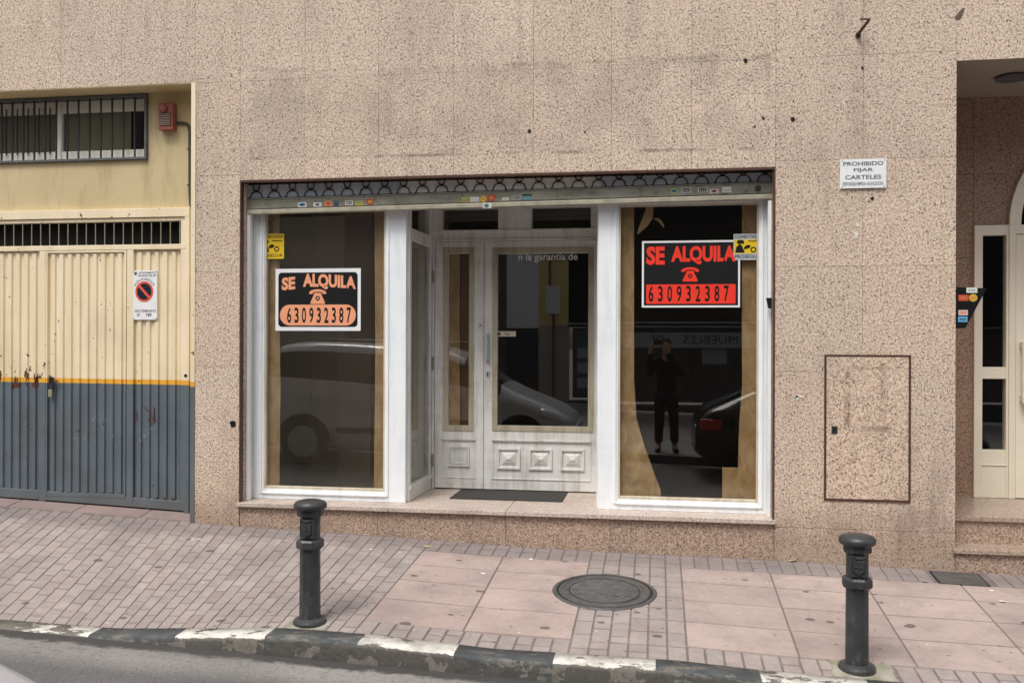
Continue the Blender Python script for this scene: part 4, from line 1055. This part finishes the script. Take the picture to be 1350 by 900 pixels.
sheet('paper_strip', [(.37,-2.285,-2.165),(1.4,-2.275,-2.165),(2.75,-2.285,-2.165)], py_, 'brown paper strip beside the post of the left shop window')
sheet('paper_strip', [(.38,-.31,.03),(.46,-.31,.02),(.56,-.31,-.02),(.80,-.31,-.105),(1.0,-.31,-.165),(1.3,-.31,-.185),(2.75,-.31,-.19)], py_, 'brown paper strip flaring out at its foot in the right shop window', amp=.012)
sheet('paper_strip', [(.38,.60,.76),(1.0,.615,.76),(1.25,.635,.76),(2.0,.63,.76),(2.75,.63,.76)], py_, 'brown paper strip beneath the silver alarm sticker of the right shop window')
sheet('paper_offcut', [(.38,.49,.66),(.64,.49,.66)], py_+.012, 'square brown paper offcut at the lower corner of the right shop window', sub=4)
sheet('torn_paper', [(2.44,-.165,-.155),(2.5,-.15,-.085),(2.56,-.125,-.045),(2.63,-.10,-.04),(2.75,-.07,-.03)], py_, 'torn brown paper flap hanging at the top of the right shop window')
sheet('torn_paper', [(2.49,.035,.045),(2.53,.0,.03),(2.56,-.042,.0)], py_, 'small curled paper tongue beside the torn brown flap', sub=4)
sheet('paper_strip', [(.84,-1.84,-1.725),(1.7,-1.84,-1.73),(2.42,-1.84,-1.73)], .985, 'pale brown paper behind the narrow door leaf glass', mat='kraft_paper')
sheet('cardboard_panel', [(.84,-1.73,-1.62),(1.5,-1.73,-1.62),(2.42,-1.73,-1.62)], 1.02, 'darker brown cardboard behind the narrow door leaf glass', mat='wood_post')
mb = MB(); mb.hexa([(-2.045,.285,.44),(-2.04,.285,.44),(-2.02,.92,.44),(-2.025,.92,.44),(-2.045,.285,2.42),(-2.04,.285,2.42),(-2.02,.92,2.42),(-2.025,.92,2.42)])  # sheet added to imitate the reflection in the side glass
tag(mb.build('reflection_sheet', M['reflection_beige'], None, loc=(-2.03,.6,.44)), 'dull pale sheet imitating the reflection in the glazed side of the shop doorway', 'paper')

# ------------------------------------------------------------------ bollards
def crest(mb, y, z):
    mb.prism([(x, z+dz) for x, dz in ((-.028,-.005),(0,-.032),(.028,-.005),(.028,.05),(-.028,.05))], y-.010, y)
    mb.box(-.02, .02, y-.010, y-.0005, z+.056, z+.066); mb.box(-.003, .003, y-.015, y-.0102, z-.02, z+.045); mb.box(-.022, -.0035, y-.0148, y-.0102, z+.012, z+.018); mb.box(.0035, .022, y-.0148, y-.0102, z+.012, z+.018)
def make_bollard(label):
    t = thing('bollard', label, 'bollard', (0, 0, 0), 'cast iron bollards along the kerb')
    m_ = MB(); m_.lathe([(.098,-.06),(.098,.012),(.092,.024),(.07,.034)], 0, 0, 0, 28); m_.build('base_flange', M['cast_iron'], t, bevel=.003)
    m_ = MB(); m_.lathe([(.064,.02),(.061,.645)], 0, 0, 0, 8, rot=R(22.5)); m_.build('post', M['cast_iron'], t, bevel=.010, seg=3)
    m_ = MB(); m_.lathe([(.070,.438),(.082,.448),(.082,.485),(.070,.497)], 0, 0, 0, 8, rot=R(22.5)); m_.build('collar', M['cast_iron'], t, bevel=.003)
    m_ = MB(); m_.lathe([(.066,.625),(.077,.635),(.077,.672)], 0, 0, 0, 8, rot=R(22.5)); m_.build('cap_ring', M['cast_iron'], t, bevel=.003)
    m_ = MB(); m_.lathe([(.080,.668),(.094,.676),(.098,.690),(.096,.703),(.085,.715),(.06,.723),(.03,.727),(.004,.728)], 0, 0, 0, 28); m_.build('cap', M['cast_iron'], t, smooth=True)
    m_ = MB(); m_.box(-.040, .040, -.069, -.054, .512, .618); m_.frame(-.040, .040, .512, .618, .005, -.073, -.0692); crest(m_, -.0692, .548); m_.build('coat_of_arms', M['cast_iron'], t, bevel=.002)
    return t
bo = make_bollard('dark iron bollard standing on the brick paving in front of the left shop window')
bo.location = (-2.025, -1.79, zg(-2.025, 1.79)); bo.rotation_euler = (0, 0, R(4))
b2 = copy_tree(bo); b2['label'] = 'dark iron bollard with worn paint on a mossy cement patch by the granite pillar'
b2.location = (1.065, -1.775, zg(1.065, 1.775)+.004); b2.rotation_euler = (0, 0, R(-5))
def patch(name, x0, x1, d0, d1, mat, label, h=.004):
    m_ = MB(); k = 10
    P = []
    for i in range(k): P.append((x0+(x1-x0)*i/k+random.uniform(-.01,.01), d0+random.uniform(-.008,.008)))
    for i in range(5): P.append((x1+random.uniform(-.01,.01), d0+(d1-d0)*i/5))
    for i in range(k): P.append((x1-(x1-x0)*i/k, d1))
    for i in range(5): P.append((x0+random.uniform(-.01,.01), d1-(d1-d0)*i/5))
    n = len(P); m_.v = [(x, -d, zg(x, d)+h) for x, d in P]+[(x, -d, zg(x, d)-.02) for x, d in P]
    m_.face(tuple(range(n))[::-1]); 
    for i in range(n): m_.face((i, (i+1)%n, n+(i+1)%n, n+i))
    o = m_.build(name, M[mat]); kind(o, 'structure')
patch('cement_patch', .93, 1.255, 1.685, KD-.004, 'mossy_cement', '')
patch('cement_patch', -2.15, -1.90, 1.76, KD-.004, 'mossy_cement', '', .003)

# manhole cover
MX, MD = -.345, .872
MH = thing('manhole_cover', 'round cast iron manhole cover set between the pink slabs and bricks', 'manhole cover', (MX, -MD, zg(MX, MD)))
def disc(m_, r0, r1, h0, h1, m=0, k=48, a0=0, a1=360):
    for i in range(k):
        t0, t1 = R(a0+(a1-a0)*i/k), R(a0+(a1-a0)*(i+1)/k); q = []
        for (r, t, h) in ((r0,t0,h0),(r1,t0,h1),(r1,t1,h1),(r0,t1,h0)):
            x, d = MX+r*math.cos(t), MD-r*math.sin(t); q.append((x, -d, zg(x, d)+h))
        m_.quad(*q, m)
m_ = MB(); disc(m_, .345, .335, .001, .007); disc(m_, .335, .318, .007, .007); disc(m_, .318, .316, .007, -.004); m_.build('rim', M['cover_iron'], MH)
m_ = MB(); disc(m_, .30, .0, .006, .006); disc(m_, .302, .30, -.004, .006); 
disc(m_, .285, .245, .0065, .009, k=14, a0=20, a1=110); disc(m_, .285, .245, .0065, .009, k=14, a0=200, a1=300); disc(m_, .245, .236, .009, .0063, k=48); disc(m_, .285, .278, .0065, .0095, k=14, a0=120, a1=190)
m_.build('lid', M['cover_iron'], MH)
m_ = MB(); disc(m_, .318, .30, .003, .003); m_.build('groove', M['cover_groove'], MH)
m_ = MB(); disc(m_, .236, .228, .0068, .0068); m_.build('groove', M['cover_groove'], MH)
for a, r in ((150,.16),(310,.13),(330,.18)):
    m_ = MB(); x, d = MX+r*math.cos(R(a)), MD-r*math.sin(R(a)); m_.quad((x-.018,-d-.006,zg(x,d)+.0085),(x+.018,-d-.008,zg(x,d)+.0085),(x+.018,-d+.006,zg(x,d)+.0085),(x-.018,-d+.008,zg(x,d)+.0085)); m_.build('lifting_slot', M['cover_groove'], MH)
m_ = MB()
for i in range(-8, 9):
    for j in range(-8, 9):
        x, y = i*.026+(j%2)*.013, j*.024
        if x*x+y*y < .215**2 and abs(y+.01) > .03:
            X, d = MX+x, MD-y; z = zg(X, d)+.0062
            m_.hexa([(X-.008,-d-.005,z),(X+.008,-d-.005,z),(X+.008,-d+.005,z),(X-.008,-d+.005,z),(X-.006,-d-.003,z+.004),(X+.006,-d-.003,z+.004),(X+.006,-d+.003,z+.004),(X-.006,-d+.003,z+.004)])
m_.build('tread_pattern', M['cover_iron'], MH)
# small utility cover by the steps
UC = thing('utility_cover', 'small dark rectangular utility cover against the entrance step', 'utility cover', (2.07, -.18, zg(2.07,.18)))
def gbox(m_, x0, x1, d0, d1, h0, h1):
    P = [(x0,-d1,zg(x0,d1)+h0),(x1,-d1,zg(x1,d1)+h0),(x1,-d0,zg(x1,d0)+h0),(x0,-d0,zg(x0,d0)+h0)]; P += [(x, y, z+h1-h0) for x, y, z in P]; m_.hexa(P)
m_ = MB(); gbox(m_, 1.905, 2.235, .045, .30, -.01, .003); m_.build('frame', M['cover_groove'], UC)
m_ = MB(); gbox(m_, 1.918, 2.222, .06, .288, .0, .005); m_.build('lid', M['cover_iron'], UC, bevel=.002)
m_ = MB(); gbox(m_, 2.02, 2.06, .15, .17, .005, .008); gbox(m_, 2.08, 2.12, .15, .17, .005, .008); m_.build('lifting_lug', M['cover_iron'], UC)

# litter
def scrap(px, py, s, name, mat, label, grp):
    d = 0.0
    for i in range(420):
        d = i*.005; X, Z = XZ(px, py, -d)
        if Z >= zg(X, d): break
    m_ = MB(); k = 7; P = []
    a0 = random.uniform(0, 6.28)
    for i in range(k):
        t = 2*math.pi*i/k; r = s*random.uniform(.6, 1.1); x, y = X+r*math.cos(t+a0), -d+r*.5*math.sin(t+a0)
        P.append((x, y, zg(x, -y)+.003+random.uniform(0, s*.25)))
    m_.v = P+[(x, y, z-.0012) for x, y, z in P]
    m_.face(tuple(range(k))); m_.face(tuple(range(k, 2*k))[::-1])
    for i in range(k): m_.face((i, k+i, k+(i+1)%k, (i+1)%k))
    tag(m_.build(name, M[mat], None, loc=(X, -d, zg(X, d))), label, 'litter', grp)
for px, py, s in ((563,720,.035),(1046,737,.035)): scrap(px, py, s, 'dry_leaf', 'leaf_tan', 'dry tan leaf lying on the pavement close to the granite wall', 'dry leaves on the pavement')
for px, py, s in ((527,728,.020),(637,756,.02),(481,700,.014),(322,706,.016),(254,712,.02),(263,711,.016),(1307,779,.024),(1322,793,.03),(268,768,.014),(146,750,.014),(490,724,.016),(611,708,.014),(142,821,.012),(700,737,.02),(148,765,.01)):
    scrap(px, py, s, 'paper_scrap', 'scrap_white', 'tiny white paper scrap lying on the pavement', 'paper scraps on the pavement')

# ------------------------------------------------------------------ the other side of the street (seen in the glass)
FB = thing('facing_houses', 'row of pale and dark rendered houses across the street mirrored in the shop glass', 'building', (-6, -16, -.2))
def fw(name, x0, x1, z0, z1, mat, y=-16.0, t=.3, par=FB): m_ = MB(); m_.box(x0, x1, y-t, y, z0, z1); return m_.build(name, M[mat], par)
fw('dark_front', -45, -10.2, -.5, 9, 'render_dark'); fw('taupe_front', -10.19, -8.2, -.5, 9, 'render_taupe'); fw('dark_front', -8.19, -4.1, -.5, 9, 'render_dark')
fw('white_front', -4.09, -3.22, 1.97, 9, 'render_white'); fw('dado', -4.09, -3.22, -.5, 1.965, 'dado_dark'); fw('yellow_front', -3.215, -2.4, 2.05, 9, 'render_yellow'); fw('dado', -3.215, -2.4, -.5, 2.045, 'render_taupe')
m_ = MB(); m_.box(-3.0, -2.62, -16, -15.88, 2.35, 3.1); m_.build('meter_box', M['render_white'], FB); m_ = MB(); m_.tube([(-2.9,-15.95,3.1),(-2.9,-15.95,6)], .03, 6); m_.tube([(-2.8,-15.95,2.35),(-2.8,-15.95,.0)], .03, 6); m_.build('pipe', M['render_dark'], FB)
m_ = MB(); m_.box(-2.78, -2.5, -16.0, -15.93, 3.8, 6.2); m_.build('window', M['shop_dark'], FB)
FS = thing('furniture_shop', 'dark furniture shop front across the street with a pale sign band', 'shop', (2, -16, -.2))
fw('front', -2.39, 12, 2.0, 9, 'shop_dark', par=FS); fw('front', -2.39, 12, -.5, .02, 'dado_dark', par=FS); fw('sign', -1.35, 4.5, 1.46, 1.84, 'sign_band', y=-15.9, t=.1, par=FS); fw('eave', -2.39, 8, 2.06, 2.10, 'sign_band', y=-15.7, t=.3, par=FS)
fw('back', -2.39, 12, .02, 2.0, 'render_dark', y=-17.2, t=.1, par=FS); fw('display', .9, 2.3, .1, 1.3, 'dado_dark', y=-16.6, t=.2, par=FS); fw('display', 1.1, 1.7, 1.05, 1.42, 'sign_band', y=-16.3, t=.05, par=FS)
fw('display', -2.2, -1.5, .2, 1.9, 'st_slate', y=-16.05, t=.05, par=FS)
for z_ in (.35, .75, 1.15): fw('photo_card', -2.15, -1.6, z_, z_+.28, 'sign_band', y=-16.0, t=.03, par=FS)
m_ = MB()
put_text(m_, 'MUEBLES', .62, 1.93, 1.56, 1.76, -15.895, .0, flip=True); put_text(m_, 'DE', -.20, .12, 1.56, 1.76, -15.895, .0, flip=True); put_text(m_, 'S', -.86, -.72, 1.56, 1.76, -15.895, .0, flip=True)
m_.build('sign_lettering', M['ink_black'], FS)

# cars --------------------------------------------------------------------
def make_car(name, label, body, L, st, x_at, yc, wheels, wr, front_right):
    """st: stations (s from the front, z_bottom, z_belt, z_top, half width, half width at top, glass flag)"""
    xw = (lambda s: x_at-s) if front_right else (lambda s: x_at+(L-s))
    sgn = 1
    zr = lambda s: zroad(xw(s))-.006
    base = (xw(L/2), yc, zr(L/2)); T = thing(name, label, 'car', base)
    m_ = MB(); rings = []
    tilt0, tilt1 = zr(0), zr(L)
    for (s, z0, zb, zt, w, wt, g) in st:
        b = zr(s)
        half = [(w*.80, z0),(w*.97, z0+.10),(w, (z0+zb)*.5+.03),(w*.985, zb-.06),(w*.955, zb),(wt+(w*.955-wt)*.12, zt-(zt-zb)*.12 if zt-zb > .05 else zt-.012),(wt*.80, zt)]
        rings.append([(xw(s), yc-y, b+z) for y, z in half]+[(xw(s), yc+y, b+z) for y, z in reversed(half)])
    k = len(rings[0])
    for r_ in rings: m_.v += r_
    for i in range(len(rings)-1):
        g = st[i][6]
        for j in range(k):
            j2 = (j+1) % k
            m = 0
            if g == 'c' and j in (4, 8): m = 1
            if g == 'w' and j in (4, 5, 6, 7, 8): m = 1
            if i < 2 and j in (0, 1, 11, 12, 13): m = 2
            q = (i*k+j, i*k+j2, (i+1)*k+j2, (i+1)*k+j)
            m_.face(q if front_right else q, m)
    m_.face(tuple(range(k))); m_.face(tuple((len(rings)-1)*k+j for j in range(k))[::-1])
    o = m_.build('body', [M[body], M['dark_glass'], M['trim_black']], T, smooth=True, subsurf=2)
    for s in wheels:
        for side in (-1, 1):
            w = max(q[4] for q in st); yy = yc+side*(w-.10)
            t_ = MB(); b = zr(s); cxx = xw(s)
            prof = [(.20,-.10),(wr-.03,-.10),(wr,-.07),(wr,.07),(wr-.03,.105),(.20,.105)]
            def wheel(m2, pr, seg=28):
                n = len(m2.v)
                for r, h in pr:
                    for i in range(seg):
                        a = 2*math.pi*i/seg; m2.v.append((cxx+r*math.cos(a), yy+side*h, b+wr+r*math.sin(a)))
                for j in range(len(pr)-1):
                    for i in range(seg): m2.face((n+j*seg+i, n+j*seg+(i+1)%seg, n+(j+1)*seg+(i+1)%seg, n+(j+1)*seg+i))
                m2.face(tuple(n+(len(pr)-1)*seg+i for i in range(seg)))
            wheel(t_, prof); wo = t_.build('wheel', M['tyre_rubber'], T)
            r2 = MB(); wheel(r2, [(.06,.115),(.05,.128)], 12)
            for q in range(7):
                a = 2*math.pi*q/7; c_, s_ = math.cos(a), math.sin(a)
                def pt(r, o_, h): return (cxx+r*c_-o_*s_, yy+side*h, b+wr+r*s_+o_*c_)
                r2.hexa([pt(.04,-.025,.106),pt(.20,-.018,.106),pt(.20,.018,.106),pt(.04,.025,.106),pt(.04,-.02,.12),pt(.20,-.014,.115),pt(.20,.014,.115),pt(.04,.02,.12)])
            wheel(r2, [(.215,.100),(.215,.112),(.195,.112)]); r2.build('rim', M['rim_alloy'], wo)
            a_ = MB(); 
            for i in range(20):
                t0, t1 = math.pi*i/20, math.pi*(i+1)/20
                def q_(r, t, h): return (cxx+r*math.cos(t), yc+side*h, b+wr+r*math.sin(t))
                a_.hexa([q_(wr-.02,t0,w-.03),q_(wr+.055,t0,w-.03),q_(wr+.055,t0,w+.006),q_(wr-.02,t0,w+.006),q_(wr-.02,t1,w-.03),q_(wr+.055,t1,w-.03),q_(wr+.055,t1,w+.006),q_(wr-.02,t1,w+.006)])
            a_.build('wheel_arch', M['trim_black'], T)
    return T, xw, zr
SY = -5.45
stS = [(0,.22,.50,.56,.62,.52,''),(.10,.18,.62,.72,.80,.66,''),(.35,.17,.74,.84,.88,.74,''),(.75,.17,.88,.98,.90,.74,''),(1.05,.17,.96,1.08,.905,.74,'w'),(1.75,.18,1.02,1.58,.905,.64,'c'),(2.1,.18,1.04,1.68,.905,.66,'c'),(3.2,.18,1.08,1.72,.905,.66,'c'),(4.1,.18,1.12,1.68,.90,.64,'w'),(4.5,.20,1.12,1.40,.88,.62,''),(4.62,.26,.95,1.05,.80,.62,''),(4.65,.34,.7,.8,.7,.6,'')]
CAR, xw, zr = make_car('parked_car', 'silver people carrier parked nose to the right at the lower left corner', 'silver_paint', 4.65, stS, -1.20, SY, (.80, 3.58), .325, True)
for side in (-1, 1):
    m_ = MB(); b = zr(.3); hxx, hyy, hzz = xw(.30), SY+side*.765, b+.69
    prof_ = [(math.sin(math.pi*q/10), -math.cos(math.pi*q/10)) for q in range(1, 10)]
    m_.lathe(prof_, 0, 0, 0, 20)
    ca, sa = math.cos(R(24)), math.sin(R(24))
    for q, (x, y, z_) in enumerate(m_.v):
        X, Y, Z = x*.25, y*.09, z_*.085
        X, Z = X*ca+Z*sa, -X*sa+Z*ca                                # slopes down to the nose
        X, Y = X-.0*Y, Y*1.0-side*X*.42                             # wraps round the corner
        m_.v[q] = (hxx+X, hyy+Y+side*.03, hzz+Z)
    m_.build('headlight', M['lamp_clear'], CAR, smooth=True)
m_ = MB(); b = zr(.1); m_.box(xw(.12), xw(.02)+.02, SY-.6, SY+.6, b+.26, b+.44); m_.build('grille', M['trim_black'], CAR, bevel=.02)
m_ = MB(); b = zr(2.4); m_.box(xw(3.1), xw(1.4), SY+.905, SY+.925, b+.48, b+.56); m_.box(xw(3.1), xw(1.4), SY-.925, SY-.905, b+.48, b+.56); m_.build('side_moulding', M['trim_black'], CAR, bevel=.008)
m_ = MB(); b = zr(2.6); m_.tube([(xw(1.9), SY+.60, b+1.70),(xw(3.5), SY+.60, b+1.74)], .018, 6); m_.tube([(xw(1.9), SY-.60, b+1.70),(xw(3.5), SY-.60, b+1.74)], .018, 6); m_.build('roof_rail', M['trim_black'], CAR)
stB = [(0,.22,.50,.56,.66,.56,''),(.12,.18,.62,.70,.82,.68,''),(.9,.17,.84,.90,.88,.74,''),(1.25,.17,.90,.96,.885,.74,'w'),(1.95,.18,.94,1.36,.885,.60,'c'),(2.6,.18,.96,1.43,.885,.60,'c'),(3.35,.18,.98,1.38,.88,.58,'w'),(3.95,.20,.98,1.06,.87,.64,''),(4.25,.24,.90,.96,.80,.62,''),(4.34,.36,.68,.74,.70,.58,'')]
BY = -6.05
BC, xw2, zr2 = make_car('parked_car', 'black saloon parked tail towards the photographer across the street', 'black_paint', 4.34, stB, .50, BY, (.80, 3.45), .31, False)
for side in (-1, 1):
    m_ = MB(); b = zr2(4.2); y = BY+side*.76
    m_.box(xw2(4.28), xw2(3.98), y-.085, y+.085, b+.68, b+.84); m_.build('tail_light', M['tail_red'], BC, bevel=.03)

# photographer -------------------------------------------------------------
PX, PYY = .13, -7.34
fz = zroad(PX)+.115
PE = thing('person', 'dark haired person in a dark jacket photographing the shop with a phone', 'person', (PX, PYY, fz))
def skinned(name, nodes, edges, mat, root=0, sub=2, par=PE):
    me = bpy.data.meshes.new(name); o = bpy.data.objects.new(name, me); COL.objects.link(o); o.parent = par
    base = Vector(PE.location)
    me.from_pydata([Vector(n_[:3])-base for n_ in nodes], edges, []); me.materials.append(M[mat])
    md = o.modifiers.new('skin', 'SKIN'); md.use_smooth_shade = True
    sv = me.skin_vertices[0].data
    for i, n_ in enumerate(nodes):
        r = n_[3]; sv[i].radius = r if isinstance(r, tuple) else (r, r); sv[i].use_root = (i == root)
    s_ = o.modifiers.new('sub', 'SUBSURF'); s_.levels = sub; s_.render_levels = sub
    return o
z = lambda h: fz+h
sL, sR = PX-.19, PX+.19
wl = (-.105, -7.105, 1.585); wrh = (.105, -7.12, 1.565)
nodes = [(PX,PYY,z(.93),(.15,.11)),(PX,PYY+.01,z(1.15),(.145,.10)),(PX,PYY,z(1.36),(.165,.105)),(PX,PYY+.01,z(1.49),.058),(PX,PYY+.03,z(1.58),.065),
 (PX-.17,PYY,z(1.42),.06),(PX-.27,PYY+.04,z(1.20),.047),(-.12,-7.2,1.46,.038),(wl[0],wl[1],wl[2]-.03,.030),
 (PX+.17,PYY,z(1.42),.06),(PX+.24,PYY+.08,z(1.20),.047),(.13,-7.2,1.46,.038),(wrh[0],wrh[1],wrh[2]-.03,.030),
 (PX-.095,PYY,z(.86),.095),(PX-.11,PYY+.02,z(.48),.062),(PX-.12,PYY-.02,z(.09),.045),(PX-.14,PYY+.15,z(.035),.04),
 (PX+.095,PYY,z(.86),.095),(PX+.12,PYY+.02,z(.48),.062),(PX+.13,PYY-.02,z(.09),.045),(PX+.16,PYY+.15,z(.035),.04),
 (PX,PYY+.035,z(1.66),(.078,.092)),(PX,PYY+.03,z(1.745),(.066,.08))]
edges = [(0,1),(1,2),(2,3),(3,4),(2,5),(5,6),(6,7),(7,8),(2,9),(9,10),(10,11),(11,12),(0,13),(13,14),(14,15),(15,16),(0,17),(17,18),(18,19),(19,20),(4,21),(21,22)]
nodes[0:3] = [(a, b, c, tuple(q*.72 for q in r)) for a, b, c, r in nodes[0:3]]
body = skinned('body', nodes, edges, 'skin')
jn = [(a, b, c, (tuple(q+.02 for q in r) if isinstance(r, tuple) else r+.018)) for a, b, c, r in nodes]
skinned('jacket', [(PX,PYY,z(.84),(.18,.135)),(PX,PYY+.01,z(1.12),(.16,.125)),(PX,PYY,z(1.34),(.185,.125)),(PX,PYY,z(1.46),.085),jn[5],jn[6],(jn[7][0],jn[7][1]-.01,jn[7][2]-.01,jn[7][3]),jn[9],jn[10],(jn[11][0],jn[11][1]-.01,jn[11][2]-.01,jn[11][3])], [(0,1),(1,2),(2,3),(2,4),(4,5),(5,6),(2,7),(7,8),(8,9)], 'jacket_dark')
skinned('trousers', [(PX,PYY,z(.92),(.165,.125)),jn[13],jn[14],(PX-.12,PYY-.015,z(.12),.068),jn[17],jn[18],(PX+.13,PYY-.015,z(.12),.068)], [(0,1),(1,2),(2,3),(0,4),(4,5),(5,6)], 'jeans_dark')
for xx, xt in ((PX-.12,PX-.14),(PX+.13,PX+.16)): skinned('shoe', [(xx,PYY-.05,z(.05),(.05,.05)),(xx*.5+xt*.5,PYY+.07,z(.045),(.05,.042)),(xt,PYY+.20,z(.035),(.045,.032))], [(0,1),(1,2)], 'shoe_dark')
skinned('hair', [(PX,PYY-.01,z(1.66),(.088,.085)),(PX,PYY+.015,z(1.745),(.082,.088)),(PX,PYY+.07,z(1.785),(.06,.045))], [(0,1),(1,2)], 'hair_dark')
m_ = MB(); 
for s in (-1, 1): m_.lathe([(.003,-.006),(.009,-.002),(.009,.003),(.003,.006)], PX+s*.032, PYY+.118, z(1.675), 8)
m_.build('eyes', M['ink_black'], body); m_ = MB(); m_.box(PX-.025, PX+.025, PYY+.112, PYY+.122, z(1.595), z(1.602)); m_.build('mouth', M['ring_red'], body)
skinned('nose', [(PX,PYY+.11,z(1.67),.009),(PX,PYY+.137,z(1.635),.014)], [(0,1)], 'skin', par=body, sub=1)
for (hx_, hy, hz), s in ((wl, -1), (wrh, 1)):
    nd = [(hx_, hy, hz-.03, .024),(hx_-s*.01, hy+.02, hz+.005, .030)]; ed_ = [(0,1)]
    for f in range(4):
        i0 = len(nd); zz = hz-.022+f*.019; ln = (.052,.06,.056,.045)[f]
        nd += [(hx_-s*.005, hy+.045, zz, .0095),(hx_-s*.012, hy+.062, zz, .009),(hx_-s*(.012+ln*.55), hy+.064, zz+.002, .0075)]
        ed_ += [(1,i0),(i0,i0+1),(i0+1,i0+2)]
    i0 = len(nd); nd += [(hx_-s*.012, hy+.005, hz+.035, .011),(hx_-s*.035, hy+.012, hz+.047, .009)]; ed_ += [(1,i0),(i0,i0+1)]
    skinned('hand', nd, ed_, 'skin', par=body, sub=1)
PH = thing('mobile_phone', 'dark mobile phone held up sideways by the person', 'phone', (0, -7.06, 1.56))
m_ = MB(); m_.box(-.085, .085, -7.062, -7.053, 1.557, 1.637); m_.build('case', M['tray_black'], PH, bevel=.004)
m_ = MB(); m_.box(-.08, .08, -7.0635, -7.0622, 1.562, 1.632); m_.build('screen', M['dark_glass'], PH)

# ------------------------------------------------------------------ light, sky, camera
w = bpy.data.worlds.new('World'); sc.world = w; w.use_nodes = True
nt = w.node_tree; bg = nt.nodes['Background']
sky = nt.nodes.new('ShaderNodeTexSky'); sky.sky_type = 'NISHITA'; sky.sun_disc = False
SEL, SAZ = R(60), R(200)
sky.sun_elevation = SEL; sky.sun_rotation = SAZ; sky.dust_density = 4.0; sky.air_density = 1.0; sky.ozone_density = 1.0
hs = nt.nodes.new('ShaderNodeHueSaturation'); hs.inputs['Saturation'].default_value = .30
nt.links.new(sky.outputs[0], hs.inputs['Color']); nt.links.new(hs.outputs[0], bg.inputs[0]); bg.inputs[1].default_value = .11
sun = bpy.data.lights.new('sun', 'SUN'); sun.energy = 1.35; sun.angle = R(22); sun.color = (1, .95, .88)
so = bpy.data.objects.new('sun', sun); COL.objects.link(so)
# Nishita: rotation measured from +Y, clockwise seen from above
dirv = Vector((math.sin(SAZ)*math.cos(SEL), math.cos(SAZ)*math.cos(SEL), math.sin(SEL)))
so.rotation_euler = dirv.to_track_quat('Z', 'Y').to_euler(); so.location = (0, -10, 15)

cam = bpy.data.cameras.new('camera'); co = bpy.data.objects.new('camera', cam); COL.objects.link(co)
cam.sensor_fit = 'HORIZONTAL'; cam.sensor_width = 36; cam.lens = 36*1220/1350; cam.clip_start = .02; cam.clip_end = 1000
from mathutils import Matrix
roll = Matrix.Rotation(.0035, 4, 'Z')
co.matrix_world = Matrix.Translation(CAMP) @ Matrix.Rotation(TH, 4, 'Z') @ Matrix.Rotation(R(90), 4, 'X') @ roll
sc.camera = co
sc.view_settings.view_transform = 'Standard'; sc.view_settings.look = 'None'; sc.view_settings.gamma = 1; sc.view_settings.exposure = 0.55
sc.view_settings.use_curve_mapping = False
sc.cycles.max_bounces = 10; sc.cycles.transparent_max_bounces = 16; sc.cycles.glossy_bounces = 4; sc.cycles.diffuse_bounces = 4
sc.cycles.use_denoising = True
sc.cycles.sample_clamp_indirect = 8
